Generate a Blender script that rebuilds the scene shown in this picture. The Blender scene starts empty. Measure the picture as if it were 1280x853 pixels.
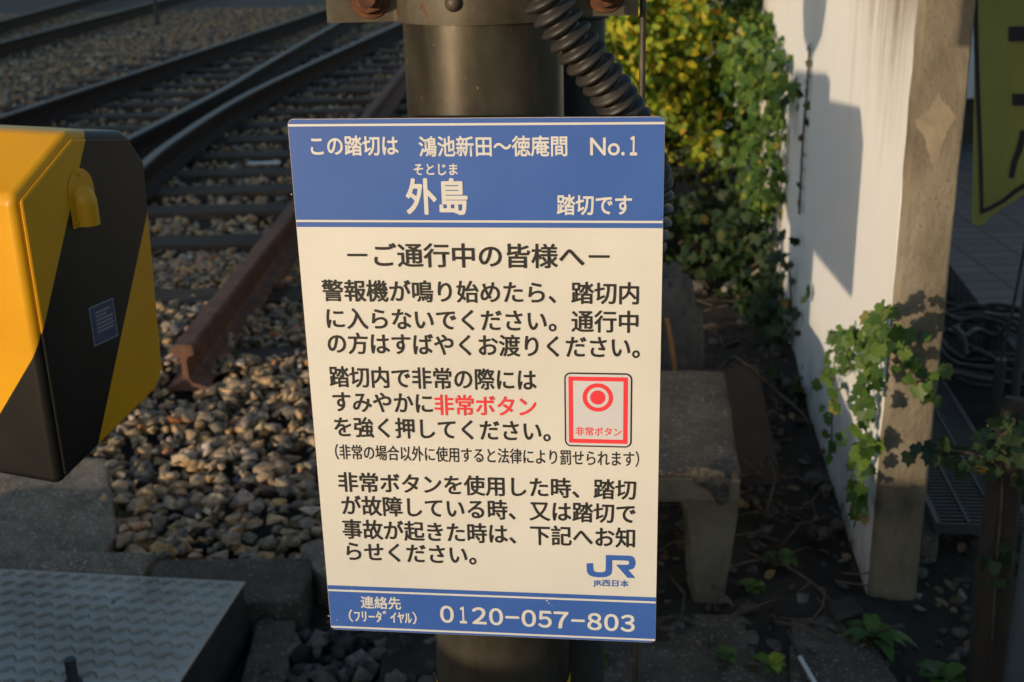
import bpy, bmesh, math, random
import numpy as np
from mathutils import Vector, Matrix

# ------------------------------------------------------------------ camera, sky, sun, exposure
C = bpy.context.scene.collection
SC = bpy.context.scene
CAM_H = 1.4
F_PX, CX, CY = 1500.0, 640.0, 426.5
_d = np.array([748 - CX, 4668 - CY, F_PX]); _d /= np.linalg.norm(_d)
_z = np.array([0, 0, 1.0]); _f = _z - _z.dot(_d) * _d; _f /= np.linalg.norm(_f)
_r = np.cross(_d, _f)
ROT = np.array([_r, _f, -_d])               # world = ROT @ camera(x right, y down, z forward)
cam_data = bpy.data.cameras.new('camera'); cam = bpy.data.objects.new('camera', cam_data); C.objects.link(cam)
ax, ay, az_ = ROT @ np.array([1, 0, 0]), ROT @ np.array([0, -1, 0]), ROT @ np.array([0, 0, -1])
M4 = Matrix.Identity(4)
for i in range(3):
    M4[i][0], M4[i][1], M4[i][2] = ax[i], ay[i], az_[i]
M4[2][3] = CAM_H
cam.matrix_world = M4
cam_data.sensor_width = 36; cam_data.lens = F_PX / 1280 * 36
cam_data.clip_start = 0.02; cam_data.clip_end = 500
cam_data.dof.use_dof = True; cam_data.dof.focus_distance = 1.17; cam_data.dof.aperture_fstop = 9.0
SC.camera = cam

SUN_EL, SUN_AZ = math.radians(6.0), math.radians(226.5)      # light comes from behind the camera on the left
sun_dir = Vector((math.sin(SUN_AZ) * math.cos(SUN_EL), math.cos(SUN_AZ) * math.cos(SUN_EL), math.sin(SUN_EL)))
w = bpy.data.worlds.new('World'); SC.world = w; w.use_nodes = True
nt = w.node_tree; bg = nt.nodes['Background']
sky = nt.nodes.new('ShaderNodeTexSky'); sky.sky_type = 'NISHITA'; sky.sun_disc = False
sky.sun_elevation = SUN_EL; sky.sun_rotation = SUN_AZ; sky.dust_density = 1.0; sky.air_density = 1.0; sky.ozone_density = 1.6
nt.links.new(sky.outputs[0], bg.inputs[0]); bg.inputs[1].default_value = 0.15
ld = bpy.data.lights.new('sun', 'SUN'); ld.energy = 2.02; ld.angle = math.radians(0.55); ld.color = (1.0, 0.80, 0.55)
sun = bpy.data.objects.new('sun', ld); C.objects.link(sun)
sun.rotation_euler = sun_dir.to_track_quat('Z', 'Y').to_euler(); sun.location = sun_dir * 40
SC.view_settings.view_transform = 'Standard'; SC.view_settings.look = 'None'
SC.view_settings.exposure = 0.75; SC.view_settings.gamma = 1.0; SC.view_settings.use_curve_mapping = False

random.seed(7); RNG = np.random.default_rng(7)

# ------------------------------------------------------------------ measuring helpers (photo pixel -> point in the place)
def ray(px, py): return ROT @ np.array([px - CX, py - CY, F_PX])
def at_y(px, py, y):
    v = ray(px, py); return v * (y / v[1]) + np.array([0, 0, CAM_H])
def on_z(px, py, z=0.0):
    v = ray(px, py); return v * ((z - CAM_H) / v[2]) + np.array([0, 0, CAM_H])
def on_plane(px, py, p0, n):
    v = ray(px, py); o = np.array([0, 0, CAM_H]); return o + v * (np.dot(n, np.array(p0) - o) / np.dot(n, v))

# ------------------------------------------------------------------ materials
def N(nt, t, **kw):
    n = nt.nodes.new(t)
    for k, v in kw.items(): setattr(n, k, v)
    return n
def ramp(nt, stops):
    n = N(nt, 'ShaderNodeValToRGB'); cr = n.color_ramp
    while len(cr.elements) > 1: cr.elements.remove(cr.elements[-1])
    cr.elements[0].position = stops[0][0]; cr.elements[0].color = (*stops[0][1], 1)
    for p, c in stops[1:]:
        e = cr.elements.new(p); e.color = (*c, 1)
    return n
def base_mat(name, rough=.7, metal=0.0, spec=.5):
    m = bpy.data.materials.new(name); m.use_nodes = True
    b = m.node_tree.nodes['Principled BSDF']
    b.inputs['Roughness'].default_value = rough; b.inputs['Metallic'].default_value = metal
    b.inputs['Specular IOR Level'].default_value = spec
    return m, m.node_tree, b
def noise_mat(name, stops, scale=20, rough=.75, metal=0.0, bump=.2, bscale=None, bdist=.004, detail=6, spec=.4,
              fleck=None, stretch=None, rvar=.1):
    m, nt, b = base_mat(name, rough, metal, spec); L = nt.links.new
    tc = N(nt, 'ShaderNodeTexCoord'); mp = N(nt, 'ShaderNodeMapping'); L(tc.outputs['Object'], mp.inputs[0])
    if stretch: mp.inputs['Scale'].default_value = stretch
    n1 = N(nt, 'ShaderNodeTexNoise'); n1.inputs['Scale'].default_value = scale; n1.inputs['Detail'].default_value = detail
    n1.inputs['Roughness'].default_value = .65
    L(mp.outputs[0], n1.inputs['Vector'])
    r = ramp(nt, stops); L(n1.outputs['Fac'], r.inputs[0]); col = r.outputs[0]
    if fleck:
        fs, fc, th = fleck
        n3 = N(nt, 'ShaderNodeTexNoise'); n3.inputs['Scale'].default_value = fs; n3.inputs['Detail'].default_value = 2
        L(tc.outputs['Object'], n3.inputs['Vector'])
        r3 = ramp(nt, [(th, (0, 0, 0)), (th + .05, (1, 1, 1))]); L(n3.outputs['Fac'], r3.inputs[0])
        mx = N(nt, 'ShaderNodeMix', data_type='RGBA'); L(r3.outputs[0], mx.inputs[0]); L(col, mx.inputs[6])
        mx.inputs[7].default_value = (*fc, 1); col = mx.outputs[2]
    L(col, b.inputs['Base Color'])
    mr = N(nt, 'ShaderNodeMapRange'); mr.inputs[3].default_value = rough - rvar; mr.inputs[4].default_value = min(1, rough + rvar)
    L(n1.outputs['Fac'], mr.inputs[0]); L(mr.outputs[0], b.inputs['Roughness'])
    if bump:
        n2 = N(nt, 'ShaderNodeTexNoise'); n2.inputs['Scale'].default_value = bscale or scale * 4; n2.inputs['Detail'].default_value = 8
        n2.inputs['Roughness'].default_value = .7
        L(mp.outputs[0], n2.inputs['Vector'])
        bp = N(nt, 'ShaderNodeBump'); bp.inputs['Strength'].default_value = bump; bp.inputs['Distance'].default_value = bdist
        L(n2.outputs['Fac'], bp.inputs['Height']); L(bp.outputs[0], b.inputs['Normal'])
    return m
def island_mat(name, stops, rough=.8, bump=.5, bscale=60, transl=0.0, spec=.3, mott=.35, mscale=40):
    """colour picked per loose piece (each stone, each leaf)"""
    m, nt, b = base_mat(name, rough, 0, spec); L = nt.links.new
    g = N(nt, 'ShaderNodeNewGeometry'); r = ramp(nt, stops); L(g.outputs['Random Per Island'], r.inputs[0])
    tc = N(nt, 'ShaderNodeTexCoord')
    n = N(nt, 'ShaderNodeTexNoise'); n.inputs['Scale'].default_value = mscale; n.inputs['Detail'].default_value = 6
    L(tc.outputs['Object'], n.inputs['Vector'])
    mr = N(nt, 'ShaderNodeMapRange'); mr.inputs[1].default_value = .3; mr.inputs[2].default_value = .7
    mr.inputs[3].default_value = 1 - mott; mr.inputs[4].default_value = 1 + mott; L(n.outputs['Fac'], mr.inputs[0])
    mx = N(nt, 'ShaderNodeMix', data_type='RGBA'); mx.blend_type = 'MULTIPLY'; mx.inputs[0].default_value = 1
    L(r.outputs[0], mx.inputs[6]); L(mr.outputs[0], mx.inputs[7]); L(mx.outputs[2], b.inputs['Base Color'])
    if bump:
        n2 = N(nt, 'ShaderNodeTexNoise'); n2.inputs['Scale'].default_value = bscale; n2.inputs['Detail'].default_value = 8
        L(tc.outputs['Object'], n2.inputs['Vector'])
        bp = N(nt, 'ShaderNodeBump'); bp.inputs['Strength'].default_value = bump; bp.inputs['Distance'].default_value = .004
        L(n2.outputs['Fac'], bp.inputs['Height']); L(bp.outputs[0], b.inputs['Normal'])
    if transl:
        t = N(nt, 'ShaderNodeBsdfTranslucent'); L(mx.outputs[2], t.inputs[0])
        ms = N(nt, 'ShaderNodeMixShader'); ms.inputs[0].default_value = transl
        out = nt.nodes['Material Output']; L(b.outputs[0], ms.inputs[1]); L(t.outputs[0], ms.inputs[2]); L(ms.outputs[0], out.inputs[0])
    return m
def flat(name, c, rough=.45, spec=.4, var=.06, scale=6):
    lo = tuple(x * (1 - var) for x in c); hi = tuple(min(1, x * (1 + var)) for x in c)
    return noise_mat(name, [(.3, lo), (.7, hi)], scale=scale, rough=rough, bump=0, spec=spec, rvar=.05)

MT = {}
MT['sign_white'] = noise_mat('sign_white', [(.30, (.58, .57, .55)), (.62, (.65, .64, .62))], scale=5, rough=.47, spec=.95, bump=.03, bscale=9, bdist=.001,
                             fleck=(420, (.30, .27, .23), .765), rvar=.06)
MT['sign_blue'] = noise_mat('sign_blue', [(.3, (.032, .098, .38)), (.7, (.042, .122, .43))], scale=7, rough=.47, spec=.45, bump=0,
                            fleck=(260, (.20, .28, .52), .80), rvar=.06)
MT['sign_line'] = flat('sign_line', (.62, .61, .60), rough=.47, spec=.8)
MT['ink_black'] = flat('ink_black', (.022, .02, .02), rough=.5)
MT['ink_red'] = flat('ink_red', (.74, .045, .06), rough=.5)
MT['ink_blue'] = flat('ink_blue', (.035, .11, .42), rough=.5)
MT['pict_grey'] = flat('pict_grey', (.56, .57, .62), rough=.45)
MT['sign_edge'] = noise_mat('sign_edge', [(.3, (.14, .07, .03)), (.7, (.30, .20, .12))], scale=60, rough=.7, bump=0)
MT['pole_steel'] = noise_mat('pole_steel', [(.34, (.024, .021, .017)), (.5, (.066, .058, .045)), (.66, (.105, .092, .072))], scale=7, rough=.38, metal=.5,
                             bump=.1, bscale=14, bdist=.002, stretch=(1, 1, .45), fleck=(120, (.20, .13, .075), .72))
MT['clamp_steel'] = noise_mat('clamp_steel', [(.3, (.030, .023, .016)), (.48, (.068, .058, .042)), (.7, (.13, .115, .088))], scale=14, rough=.55, metal=.35,
                              bump=.25, bscale=60, bdist=.001, fleck=(60, (.10, .05, .02), .64))
MT['rust'] = noise_mat('rust', [(.3, (.035, .016, .010)), (.5, (.10, .042, .022)), (.7, (.20, .085, .04))], scale=40, rough=.85, bump=.6, bscale=160, bdist=.002)
MT['rail_rust'] = noise_mat('rail_rust', [(.3, (.018, .012, .010)), (.5, (.034, .021, .017)), (.72, (.062, .036, .027))], scale=18, rough=.78, spec=.12,
                            bump=.35, bscale=90, bdist=.002, metal=.1)
MT['rail_cut_rust'] = noise_mat('rail_cut_rust', [(.3, (.060, .030, .022)), (.5, (.12, .058, .040)), (.72, (.20, .095, .06))], scale=14, rough=.8,
                            bump=.4, bscale=80, bdist=.002)
MT['rail_top'] = noise_mat('rail_top', [(.3, (.085, .070, .066)), (.7, (.15, .125, .118))], scale=10, rough=.5, metal=.35, spec=.3, bump=.05)
MT['rubber'] = noise_mat('rubber', [(.3, (.016, .015, .015)), (.7, (.032, .029, .027))], scale=30, rough=.5, bump=.12, bscale=120, bdist=.001)
MT['dark_steel'] = noise_mat('dark_steel', [(.3, (.03, .033, .036)), (.7, (.055, .058, .06))], scale=12, rough=.55, metal=.2, bump=.1)
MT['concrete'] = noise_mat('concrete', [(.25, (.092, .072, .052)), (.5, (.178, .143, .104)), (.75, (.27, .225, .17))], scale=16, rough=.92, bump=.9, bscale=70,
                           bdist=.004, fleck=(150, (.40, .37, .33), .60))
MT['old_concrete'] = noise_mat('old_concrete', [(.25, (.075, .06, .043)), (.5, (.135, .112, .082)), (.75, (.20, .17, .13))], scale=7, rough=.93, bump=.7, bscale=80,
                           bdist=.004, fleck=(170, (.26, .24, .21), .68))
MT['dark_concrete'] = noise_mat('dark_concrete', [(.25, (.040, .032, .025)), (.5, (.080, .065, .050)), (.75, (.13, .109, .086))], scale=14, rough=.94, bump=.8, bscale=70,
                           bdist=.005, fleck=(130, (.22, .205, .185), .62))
MT['pebble_face'] = noise_mat('pebble_face', [(.3, (.035, .031, .026)), (.5, (.08, .072, .06)), (.68, (.17, .155, .13))], scale=90, rough=.95, bump=1, bscale=130, bdist=.01)
MT['wood'] = noise_mat('wood', [(.3, (.024, .019, .016)), (.5, (.052, .040, .032)), (.75, (.11, .084, .066))], scale=10, rough=.9, bump=.8, bscale=30, bdist=.006,
                       stretch=(.35, 6, 6))
MT['dark_wood'] = noise_mat('dark_wood', [(.3, (.022, .016, .012)), (.7, (.055, .040, .030))], scale=14, rough=.9, bump=.7, bscale=40, bdist=.004, stretch=(4, 4, .4))
MT['soil'] = noise_mat('soil', [(.3, (.022, .018, .014)), (.5, (.045, .037, .029)), (.75, (.085, .072, .058))], scale=7, rough=.97, bump=1, bscale=60, bdist=.03,
                       fleck=(120, (.16, .15, .135), .70))
MT['track_dirt'] = noise_mat('track_dirt', [(.3, (.055, .048, .043)), (.5, (.095, .082, .073)), (.75, (.15, .135, .122))], scale=22, rough=.97, bump=1, bscale=28, bdist=.05)
MT['tread'] = noise_mat('tread', [(.3, (.23, .19, .155)), (.52, (.36, .325, .29)), (.75, (.48, .45, .42))], scale=6, rough=.38, metal=.5, bump=.08, bscale=60, bdist=.001,
                        fleck=(30, (.17, .135, .10), .70))
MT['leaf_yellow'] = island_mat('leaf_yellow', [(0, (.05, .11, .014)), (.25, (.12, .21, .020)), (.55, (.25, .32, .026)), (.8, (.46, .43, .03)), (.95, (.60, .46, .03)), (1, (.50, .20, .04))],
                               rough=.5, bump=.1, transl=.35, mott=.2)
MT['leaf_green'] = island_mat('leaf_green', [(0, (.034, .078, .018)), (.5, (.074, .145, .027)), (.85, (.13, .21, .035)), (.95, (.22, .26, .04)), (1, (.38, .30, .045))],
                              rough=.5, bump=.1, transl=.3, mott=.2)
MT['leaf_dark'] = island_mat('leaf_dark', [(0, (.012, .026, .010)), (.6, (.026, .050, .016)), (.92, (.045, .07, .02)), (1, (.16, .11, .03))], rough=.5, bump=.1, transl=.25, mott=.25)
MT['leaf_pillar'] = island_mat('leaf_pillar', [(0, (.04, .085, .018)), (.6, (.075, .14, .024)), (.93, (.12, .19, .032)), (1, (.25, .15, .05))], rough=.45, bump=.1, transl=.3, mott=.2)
MT['litter'] = island_mat('litter', [(0, (.05, .032, .02)), (.5, (.09, .06, .035)), (.8, (.15, .10, .055)), (1, (.22, .15, .06))], rough=.85, bump=.2, transl=.1)
MT['twig'] = noise_mat('twig', [(.3, (.05, .036, .026)), (.7, (.14, .105, .075))], scale=30, rough=.9, bump=.5)
MT['pale_twig'] = noise_mat('pale_twig', [(.3, (.16, .13, .10)), (.7, (.32, .28, .22))], scale=30, rough=.85, bump=.4)
MT['stone'] = island_mat('stone', [(0, (.10, .094, .088)), (.15, (.22, .175, .125)), (.35, (.40, .27, .145)), (.5, (.22, .195, .17)), (.65, (.48, .30, .13)), (.76, (.15, .145, .14)),
                                   (.88, (.54, .41, .26)), (.96, (.34, .13, .05)), (1, (.60, .53, .45))], rough=.82, bump=.6, bscale=130, mott=.45, mscale=55)
MT['stone_dirty'] = island_mat('stone_dirty', [(0, (.035, .033, .031)), (.4, (.065, .058, .052)), (.75, (.095, .083, .072)), (.95, (.14, .125, .108)), (1, (.20, .18, .165))],
                               rough=.9, bump=.6, bscale=100, mott=.4, mscale=50)

# ------------------------------------------------------------------ object helpers
def tag(o, label=None, cat=None, group=None, kind=None):
    if label: o['label'] = label
    if cat: o['category'] = cat
    if group: o['group'] = group
    if kind: o['kind'] = kind
    return o
def thing(name, loc, label, cat, group=None):
    o = bpy.data.objects.new(name, None); C.objects.link(o); o.location = loc; o.empty_display_size = .05
    return tag(o, label, cat, group)
def finish(me, smooth):
    if smooth is not None:
        me.shade_smooth()
        if smooth < 180: me.set_sharp_from_angle(angle=math.radians(smooth))
def link(name, me, mats, parent=None, smooth=None, recenter=True, world=True):
    """mesh given in world coordinates; re-origined at its base (or put under its thing)"""
    finish(me, smooth)
    flat_faces = smooth is not None and smooth <= 50
    for m in (mats if isinstance(mats, (list, tuple)) else [mats]): me.materials.append(MT[m] if isinstance(m, str) else m)
    o = bpy.data.objects.new(name, me); C.objects.link(o)
    if flat_faces:
        wn = o.modifiers.new('weighted', 'WEIGHTED_NORMAL'); wn.keep_sharp = True; wn.weight = 100
    if parent is not None:
        o.parent = parent
        if world:
            pl = Vector((0, 0, 0)); q = parent
            while q is not None: pl += q.location; q = q.parent
            n = len(me.vertices); co = np.empty(n * 3); me.vertices.foreach_get('co', co); co = co.reshape(-1, 3)
            c = co.mean(0); me.vertices.foreach_set('co', (co - c).ravel()); o.location = Vector(c) - pl
    elif recenter:
        n = len(me.vertices); co = np.empty(n * 3); me.vertices.foreach_get('co', co); co = co.reshape(-1, 3)
        c = np.array([(co[:, 0].min() + co[:, 0].max()) / 2, (co[:, 1].min() + co[:, 1].max()) / 2, co[:, 2].min()])
        me.vertices.foreach_set('co', (co - c).ravel()); o.location = c
    me.update()
    return o
class MB:
    def __init__(s): s.v = []; s.f = []; s.mi = []
    def add(s, vs, fs, mi=0):
        k = len(s.v); s.v += [tuple(map(float, p)) for p in vs]; s.f += [tuple(i + k for i in f) for f in fs]; s.mi += [mi] * len(fs)
    def box(s, c, d, rz=0, mi=0):
        hx, hy, hz = [x / 2 for x in d]; ca, sa = math.cos(rz), math.sin(rz)
        vs = []
        for z in (-hz, hz):
            for x, y in ((-hx, -hy), (hx, -hy), (hx, hy), (-hx, hy)):
                vs.append((c[0] + x * ca - y * sa, c[1] + x * sa + y * ca, c[2] + z))
        s.add(vs, [(3, 2, 1, 0), (4, 5, 6, 7), (0, 1, 5, 4), (1, 2, 6, 5), (2, 3, 7, 6), (3, 0, 4, 7)], mi)
    def prism(s, poly, off, mi=0):
        """poly: list of 3D points, extruded by vector off"""
        n = len(poly); p = [np.array(q, float) for q in poly]; q = [a + np.array(off, float) for a in p]
        s.add(p + q, [tuple(range(n))[::-1], tuple(range(n, 2 * n))] + [(i, (i + 1) % n, (i + 1) % n + n, i + n) for i in range(n)], mi)
    def tube(s, pts, r, n=10, mi=0, caps=True):
        pts = [Vector(p) for p in pts]; rs = r if isinstance(r, (list, tuple, np.ndarray)) else [r] * len(pts)
        t0 = (pts[1] - pts[0]).normalized(); up = Vector((0, 0, 1)) if abs(t0.z) < .9 else Vector((1, 0, 0))
        u = t0.cross(up).normalized(); vs = []
        for i, p in enumerate(pts):
            t = (pts[min(i + 1, len(pts) - 1)] - pts[max(i - 1, 0)]).normalized()
            u = (u - t * u.dot(t)).normalized(); v = t.cross(u)
            for k in range(n):
                a = 2 * math.pi * k / n; vs.append(p + (u * math.cos(a) + v * math.sin(a)) * float(rs[i]))
        fs = [(i * n + k, i * n + (k + 1) % n, (i + 1) * n + (k + 1) % n, (i + 1) * n + k) for i in range(len(pts) - 1) for k in range(n)]
        if caps: fs += [tuple(range(n))[::-1], tuple(range((len(pts) - 1) * n, len(pts) * n))]
        s.add(vs, fs, mi)
    def mesh(s, name, bevel=0, seg=2, merge=False, fixn=True, rough=0, sub=0, seed=0):
        me = bpy.data.meshes.new(name); me.from_pydata(s.v, [], s.f)
        me.polygons.foreach_set('material_index', s.mi)
        bm = bmesh.new(); bm.from_mesh(me)
        if merge: bmesh.ops.remove_doubles(bm, verts=bm.verts, dist=1e-5)
        if fixn: bmesh.ops.recalc_face_normals(bm, faces=bm.faces)
        if bevel: bmesh.ops.bevel(bm, geom=[e for e in bm.edges if len(e.link_faces) == 2 and e.calc_face_angle(0) > .5], offset=bevel, segments=seg, affect='EDGES', profile=.5)
        if sub: 
            bmesh.ops.triangulate(bm, faces=[f for f in bm.faces if len(f.verts) > 4])
            for _ in range(sub): bmesh.ops.subdivide_edges(bm, edges=[e for e in bm.edges if e.calc_length() > .03], cuts=1, use_grid_fill=True)
        if rough:
            from mathutils import noise
            for v in bm.verts:
                p = v.co * 22 + Vector((seed * 7.1, 0, 0)); q = v.co * 6 + Vector((0, seed * 3.3, 0))
                v.co += Vector((noise.noise(p), noise.noise(p + Vector((9, 1, 4))), noise.noise(p + Vector((3, 8, 2))))) * rough
                v.co += Vector((noise.noise(q), noise.noise(q + Vector((9, 1, 4))), noise.noise(q + Vector((3, 8, 2))))) * rough * 1.2
        bm.to_mesh(me); bm.free(); return me
def soup(name, V, Fq, mi=None):
    """numpy vertices (n,3) and faces (m,k) -> mesh, fast"""
    me = bpy.data.meshes.new(name); n, (m, k) = len(V), Fq.shape
    me.vertices.add(n); me.vertices.foreach_set('co', np.ascontiguousarray(V, dtype=np.float32).ravel())
    me.loops.add(m * k); me.loops.foreach_set('vertex_index', np.ascontiguousarray(Fq, dtype=np.int32).ravel())
    me.polygons.add(m); me.polygons.foreach_set('loop_start', np.arange(0, m * k, k, dtype=np.int32))
    if mi is not None: me.polygons.foreach_set('material_index', mi.astype(np.int32))
    me.update(calc_edges=True); return me
def rand_rot(n, rng):
    q = rng.normal(size=(n, 4)); q /= np.linalg.norm(q, axis=1)[:, None]; a, b, c, d = q.T
    return np.stack([np.stack([1 - 2 * (c * c + d * d), 2 * (b * c - a * d), 2 * (b * d + a * c)], 1),
                     np.stack([2 * (b * c + a * d), 1 - 2 * (b * b + d * d), 2 * (c * d - a * b)], 1),
                     np.stack([2 * (b * d - a * c), 2 * (c * d + a * b), 1 - 2 * (b * b + c * c)], 1)], 1)
def ico(sub):
    bm = bmesh.new(); bmesh.ops.create_icosphere(bm, subdivisions=sub, radius=1)
    v = np.array([p.co for p in bm.verts]); f = np.array([[q.index for q in p.verts] for p in bm.faces]); bm.free(); return v, f
def stones(name, P, S, sub, rng, flat_=.7):
    """a heap of crushed stones as one mesh: each stone a convex lump cut by random planes"""
    protos = []
    for _ in range(22):
        d = rng.normal(size=(11, 3)); d /= np.linalg.norm(d, axis=1)[:, None]; d *= rng.uniform(.85, 1.15, (11, 1)); d *= np.array([1.2, .95, .75]) * rng.uniform(.85, 1.15, 3)
        bm = bmesh.new(); vs = [bm.verts.new(p) for p in d]; r_ = bmesh.ops.convex_hull(bm, input=vs)
        bmesh.ops.delete(bm, geom=[v for v in bm.verts if not v.link_faces], context='VERTS')
        if sub > 1: bmesh.ops.dissolve_limit(bm, angle_limit=.38, verts=bm.verts, edges=bm.edges); bmesh.ops.bevel(bm, geom=list(bm.edges), offset=.032, segments=1, affect='EDGES')
        bmesh.ops.triangulate(bm, faces=bm.faces); bm.verts.index_update()
        protos.append((np.array([v.co for v in bm.verts]), np.array([[q.index for q in f.verts] for f in bm.faces]))); bm.free()
    n = len(P); pick = rng.integers(0, 22, n); Vs, Fs, b = [], [], 0
    for k in range(22):
        ix = np.where(pick == k)[0]; v0, f0 = protos[k]; K = len(v0); m = len(ix)
        if not m: continue
        Rm = rand_rot(m, rng); V = np.einsum('nij,kj->nki', Rm, v0); V[:, :, 2] *= flat_; V = V * S[ix][:, None, None] + P[ix][:, None, :]
        Vs.append(V.reshape(-1, 3)); Fs.append((f0[None] + (np.arange(m) * K)[:, None, None]).reshape(-1, 3) + b); b += m * K
    return soup(name, np.concatenate(Vs), np.concatenate(Fs))
LEAF_OVAL = (np.array([(0, 0, 0), (.28, .25, .03), (.27, .62, .05), (0, 1, 0), (-.27, .62, .05), (-.28, .25, .03)], float) - [0, .0, 0],
             np.array([(0, 1, 2, 3), (0, 3, 4, 5)]))
LEAF_IVY = (np.array([(0, .12, 0), (.24, -.02, .05), (.48, .20, .08), (.36, .42, .06), (.40, .70, .07), (.16, .73, .02), (0, 1.04, -.05),
                      (-.16, .73, .02), (-.40, .70, .07), (-.36, .42, .06), (-.48, .20, .08), (-.24, -.02, .05)], float),
            np.array([(0, 1, 2, 3), (0, 3, 4, 5), (0, 5, 6, 6), (0, 6, 6, 7), (0, 7, 8, 9), (0, 9, 10, 11)]))
LEAF_IVY = (LEAF_IVY[0], np.array([(0, 1, 2, 3), (0, 3, 4, 5), (0, 5, 6, 7), (0, 7, 8, 9), (0, 9, 10, 11)]))
def leaves(name, P, size, rng, face=(0, 0, 1), spread=.8, hang=.6, tmpl=LEAF_OVAL):
    """P (n,3); leaves face roughly along 'face' (n,3 or 3) with their tips hanging"""
    v0, f0 = tmpl; n = len(P); K = len(v0)
    nrm = np.broadcast_to(np.array(face, float), (n, 3)) + rng.normal(scale=spread, size=(n, 3)); nrm /= np.linalg.norm(nrm, axis=1)[:, None]
    tip = np.array([0, 0, -hang]) + rng.normal(scale=.6, size=(n, 3))
    tip -= (tip * nrm).sum(1)[:, None] * nrm; tip /= np.linalg.norm(tip, axis=1)[:, None] + 1e-9
    sd = np.cross(tip, nrm)
    s = size * rng.uniform(.55, 1.25, n)
    V = (v0[None, :, 0, None] * sd[:, None] + v0[None, :, 1, None] * tip[:, None] + v0[None, :, 2, None] * nrm[:, None]) * s[:, None, None] + P[:, None]
    Fq = (f0[None] + (np.arange(n) * K)[:, None, None]).reshape(-1, f0.shape[1])
    return soup(name, V.reshape(-1, 3), Fq)
def bez(p, n):
    """Catmull-Rom through the points"""
    p = [Vector(q) for q in p]; p = [p[0] * 2 - p[1]] + p + [p[-1] * 2 - p[-2]]; out = []
    for i in range(1, len(p) - 2):
        for k in range(n):
            t = k / n; a, b, c, d = p[i - 1:i + 3]
            out.append(.5 * ((2 * b) + (c - a) * t + (2 * a - 5 * b + 4 * c - d) * t * t + (3 * b - a - 3 * c + d) * t ** 3))
    out.append(p[-2]); return out
def inpoly(x, y, poly):
    c = np.zeros(len(x), bool); n = len(poly)
    for i in range(n):
        x1, y1 = poly[i]; x2, y2 = poly[(i + 1) % n]
        t = ((y1 > y) != (y2 > y)) & (x < (x2 - x1) * (y - y1) / (y2 - y1 + 1e-12) + x1); c ^= t
    return c

# ------------------------------------------------------------------ the ground
def sheet(name, x0, x1, y0, y1, z, mat, nx=2, ny=2, amp=0, fn=None):
    xs, ys = np.linspace(x0, x1, nx), np.linspace(y0, y1, ny); X, Y = np.meshgrid(xs, ys); Z = np.full_like(X, z)
    if fn is not None: Z = fn(X, Y)
    V = np.stack([X.ravel(), Y.ravel(), Z.ravel()], 1); i = np.arange(nx * ny).reshape(ny, nx)
    Fq = np.stack([i[:-1, :-1].ravel(), i[:-1, 1:].ravel(), i[1:, 1:].ravel(), i[1:, :-1].ravel()], 1)
    me = soup(name, V, Fq); o = link(name, me, mat, smooth=180, recenter=False); return tag(o, kind='structure')
def vnoise(X, Y, s, seed=0):
    from mathutils import noise
    return np.array([noise.fractal(Vector((x * s + seed, y * s, seed * 1.7)), 1.0, 2.0, 4) for x, y in zip(X.ravel(), Y.ravel())]).reshape(X.shape)
sheet('ground', -150, 150, -60, 300, -.09, 'soil')
sheet('track_bed', -14, -.25, 2.62, 60, -.03, 'track_dirt', 60, 160, fn=lambda X, Y: -.045 + .02 * vnoise(X, Y, 2.2, 3))
sheet('soil_patch', -.28, 3.2, 1.2, 12, 0, 'soil', 120, 200, fn=lambda X, Y: -.015 + .03 * vnoise(X, Y, 2.6, 8) + .012 * vnoise(X, Y, 11, 5))
sheet('near_ground', -3, -.22, -1, 2.68, 0, 'soil', 60, 60, fn=lambda X, Y: -.06 + .015 * vnoise(X, Y, 5, 6))

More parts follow.
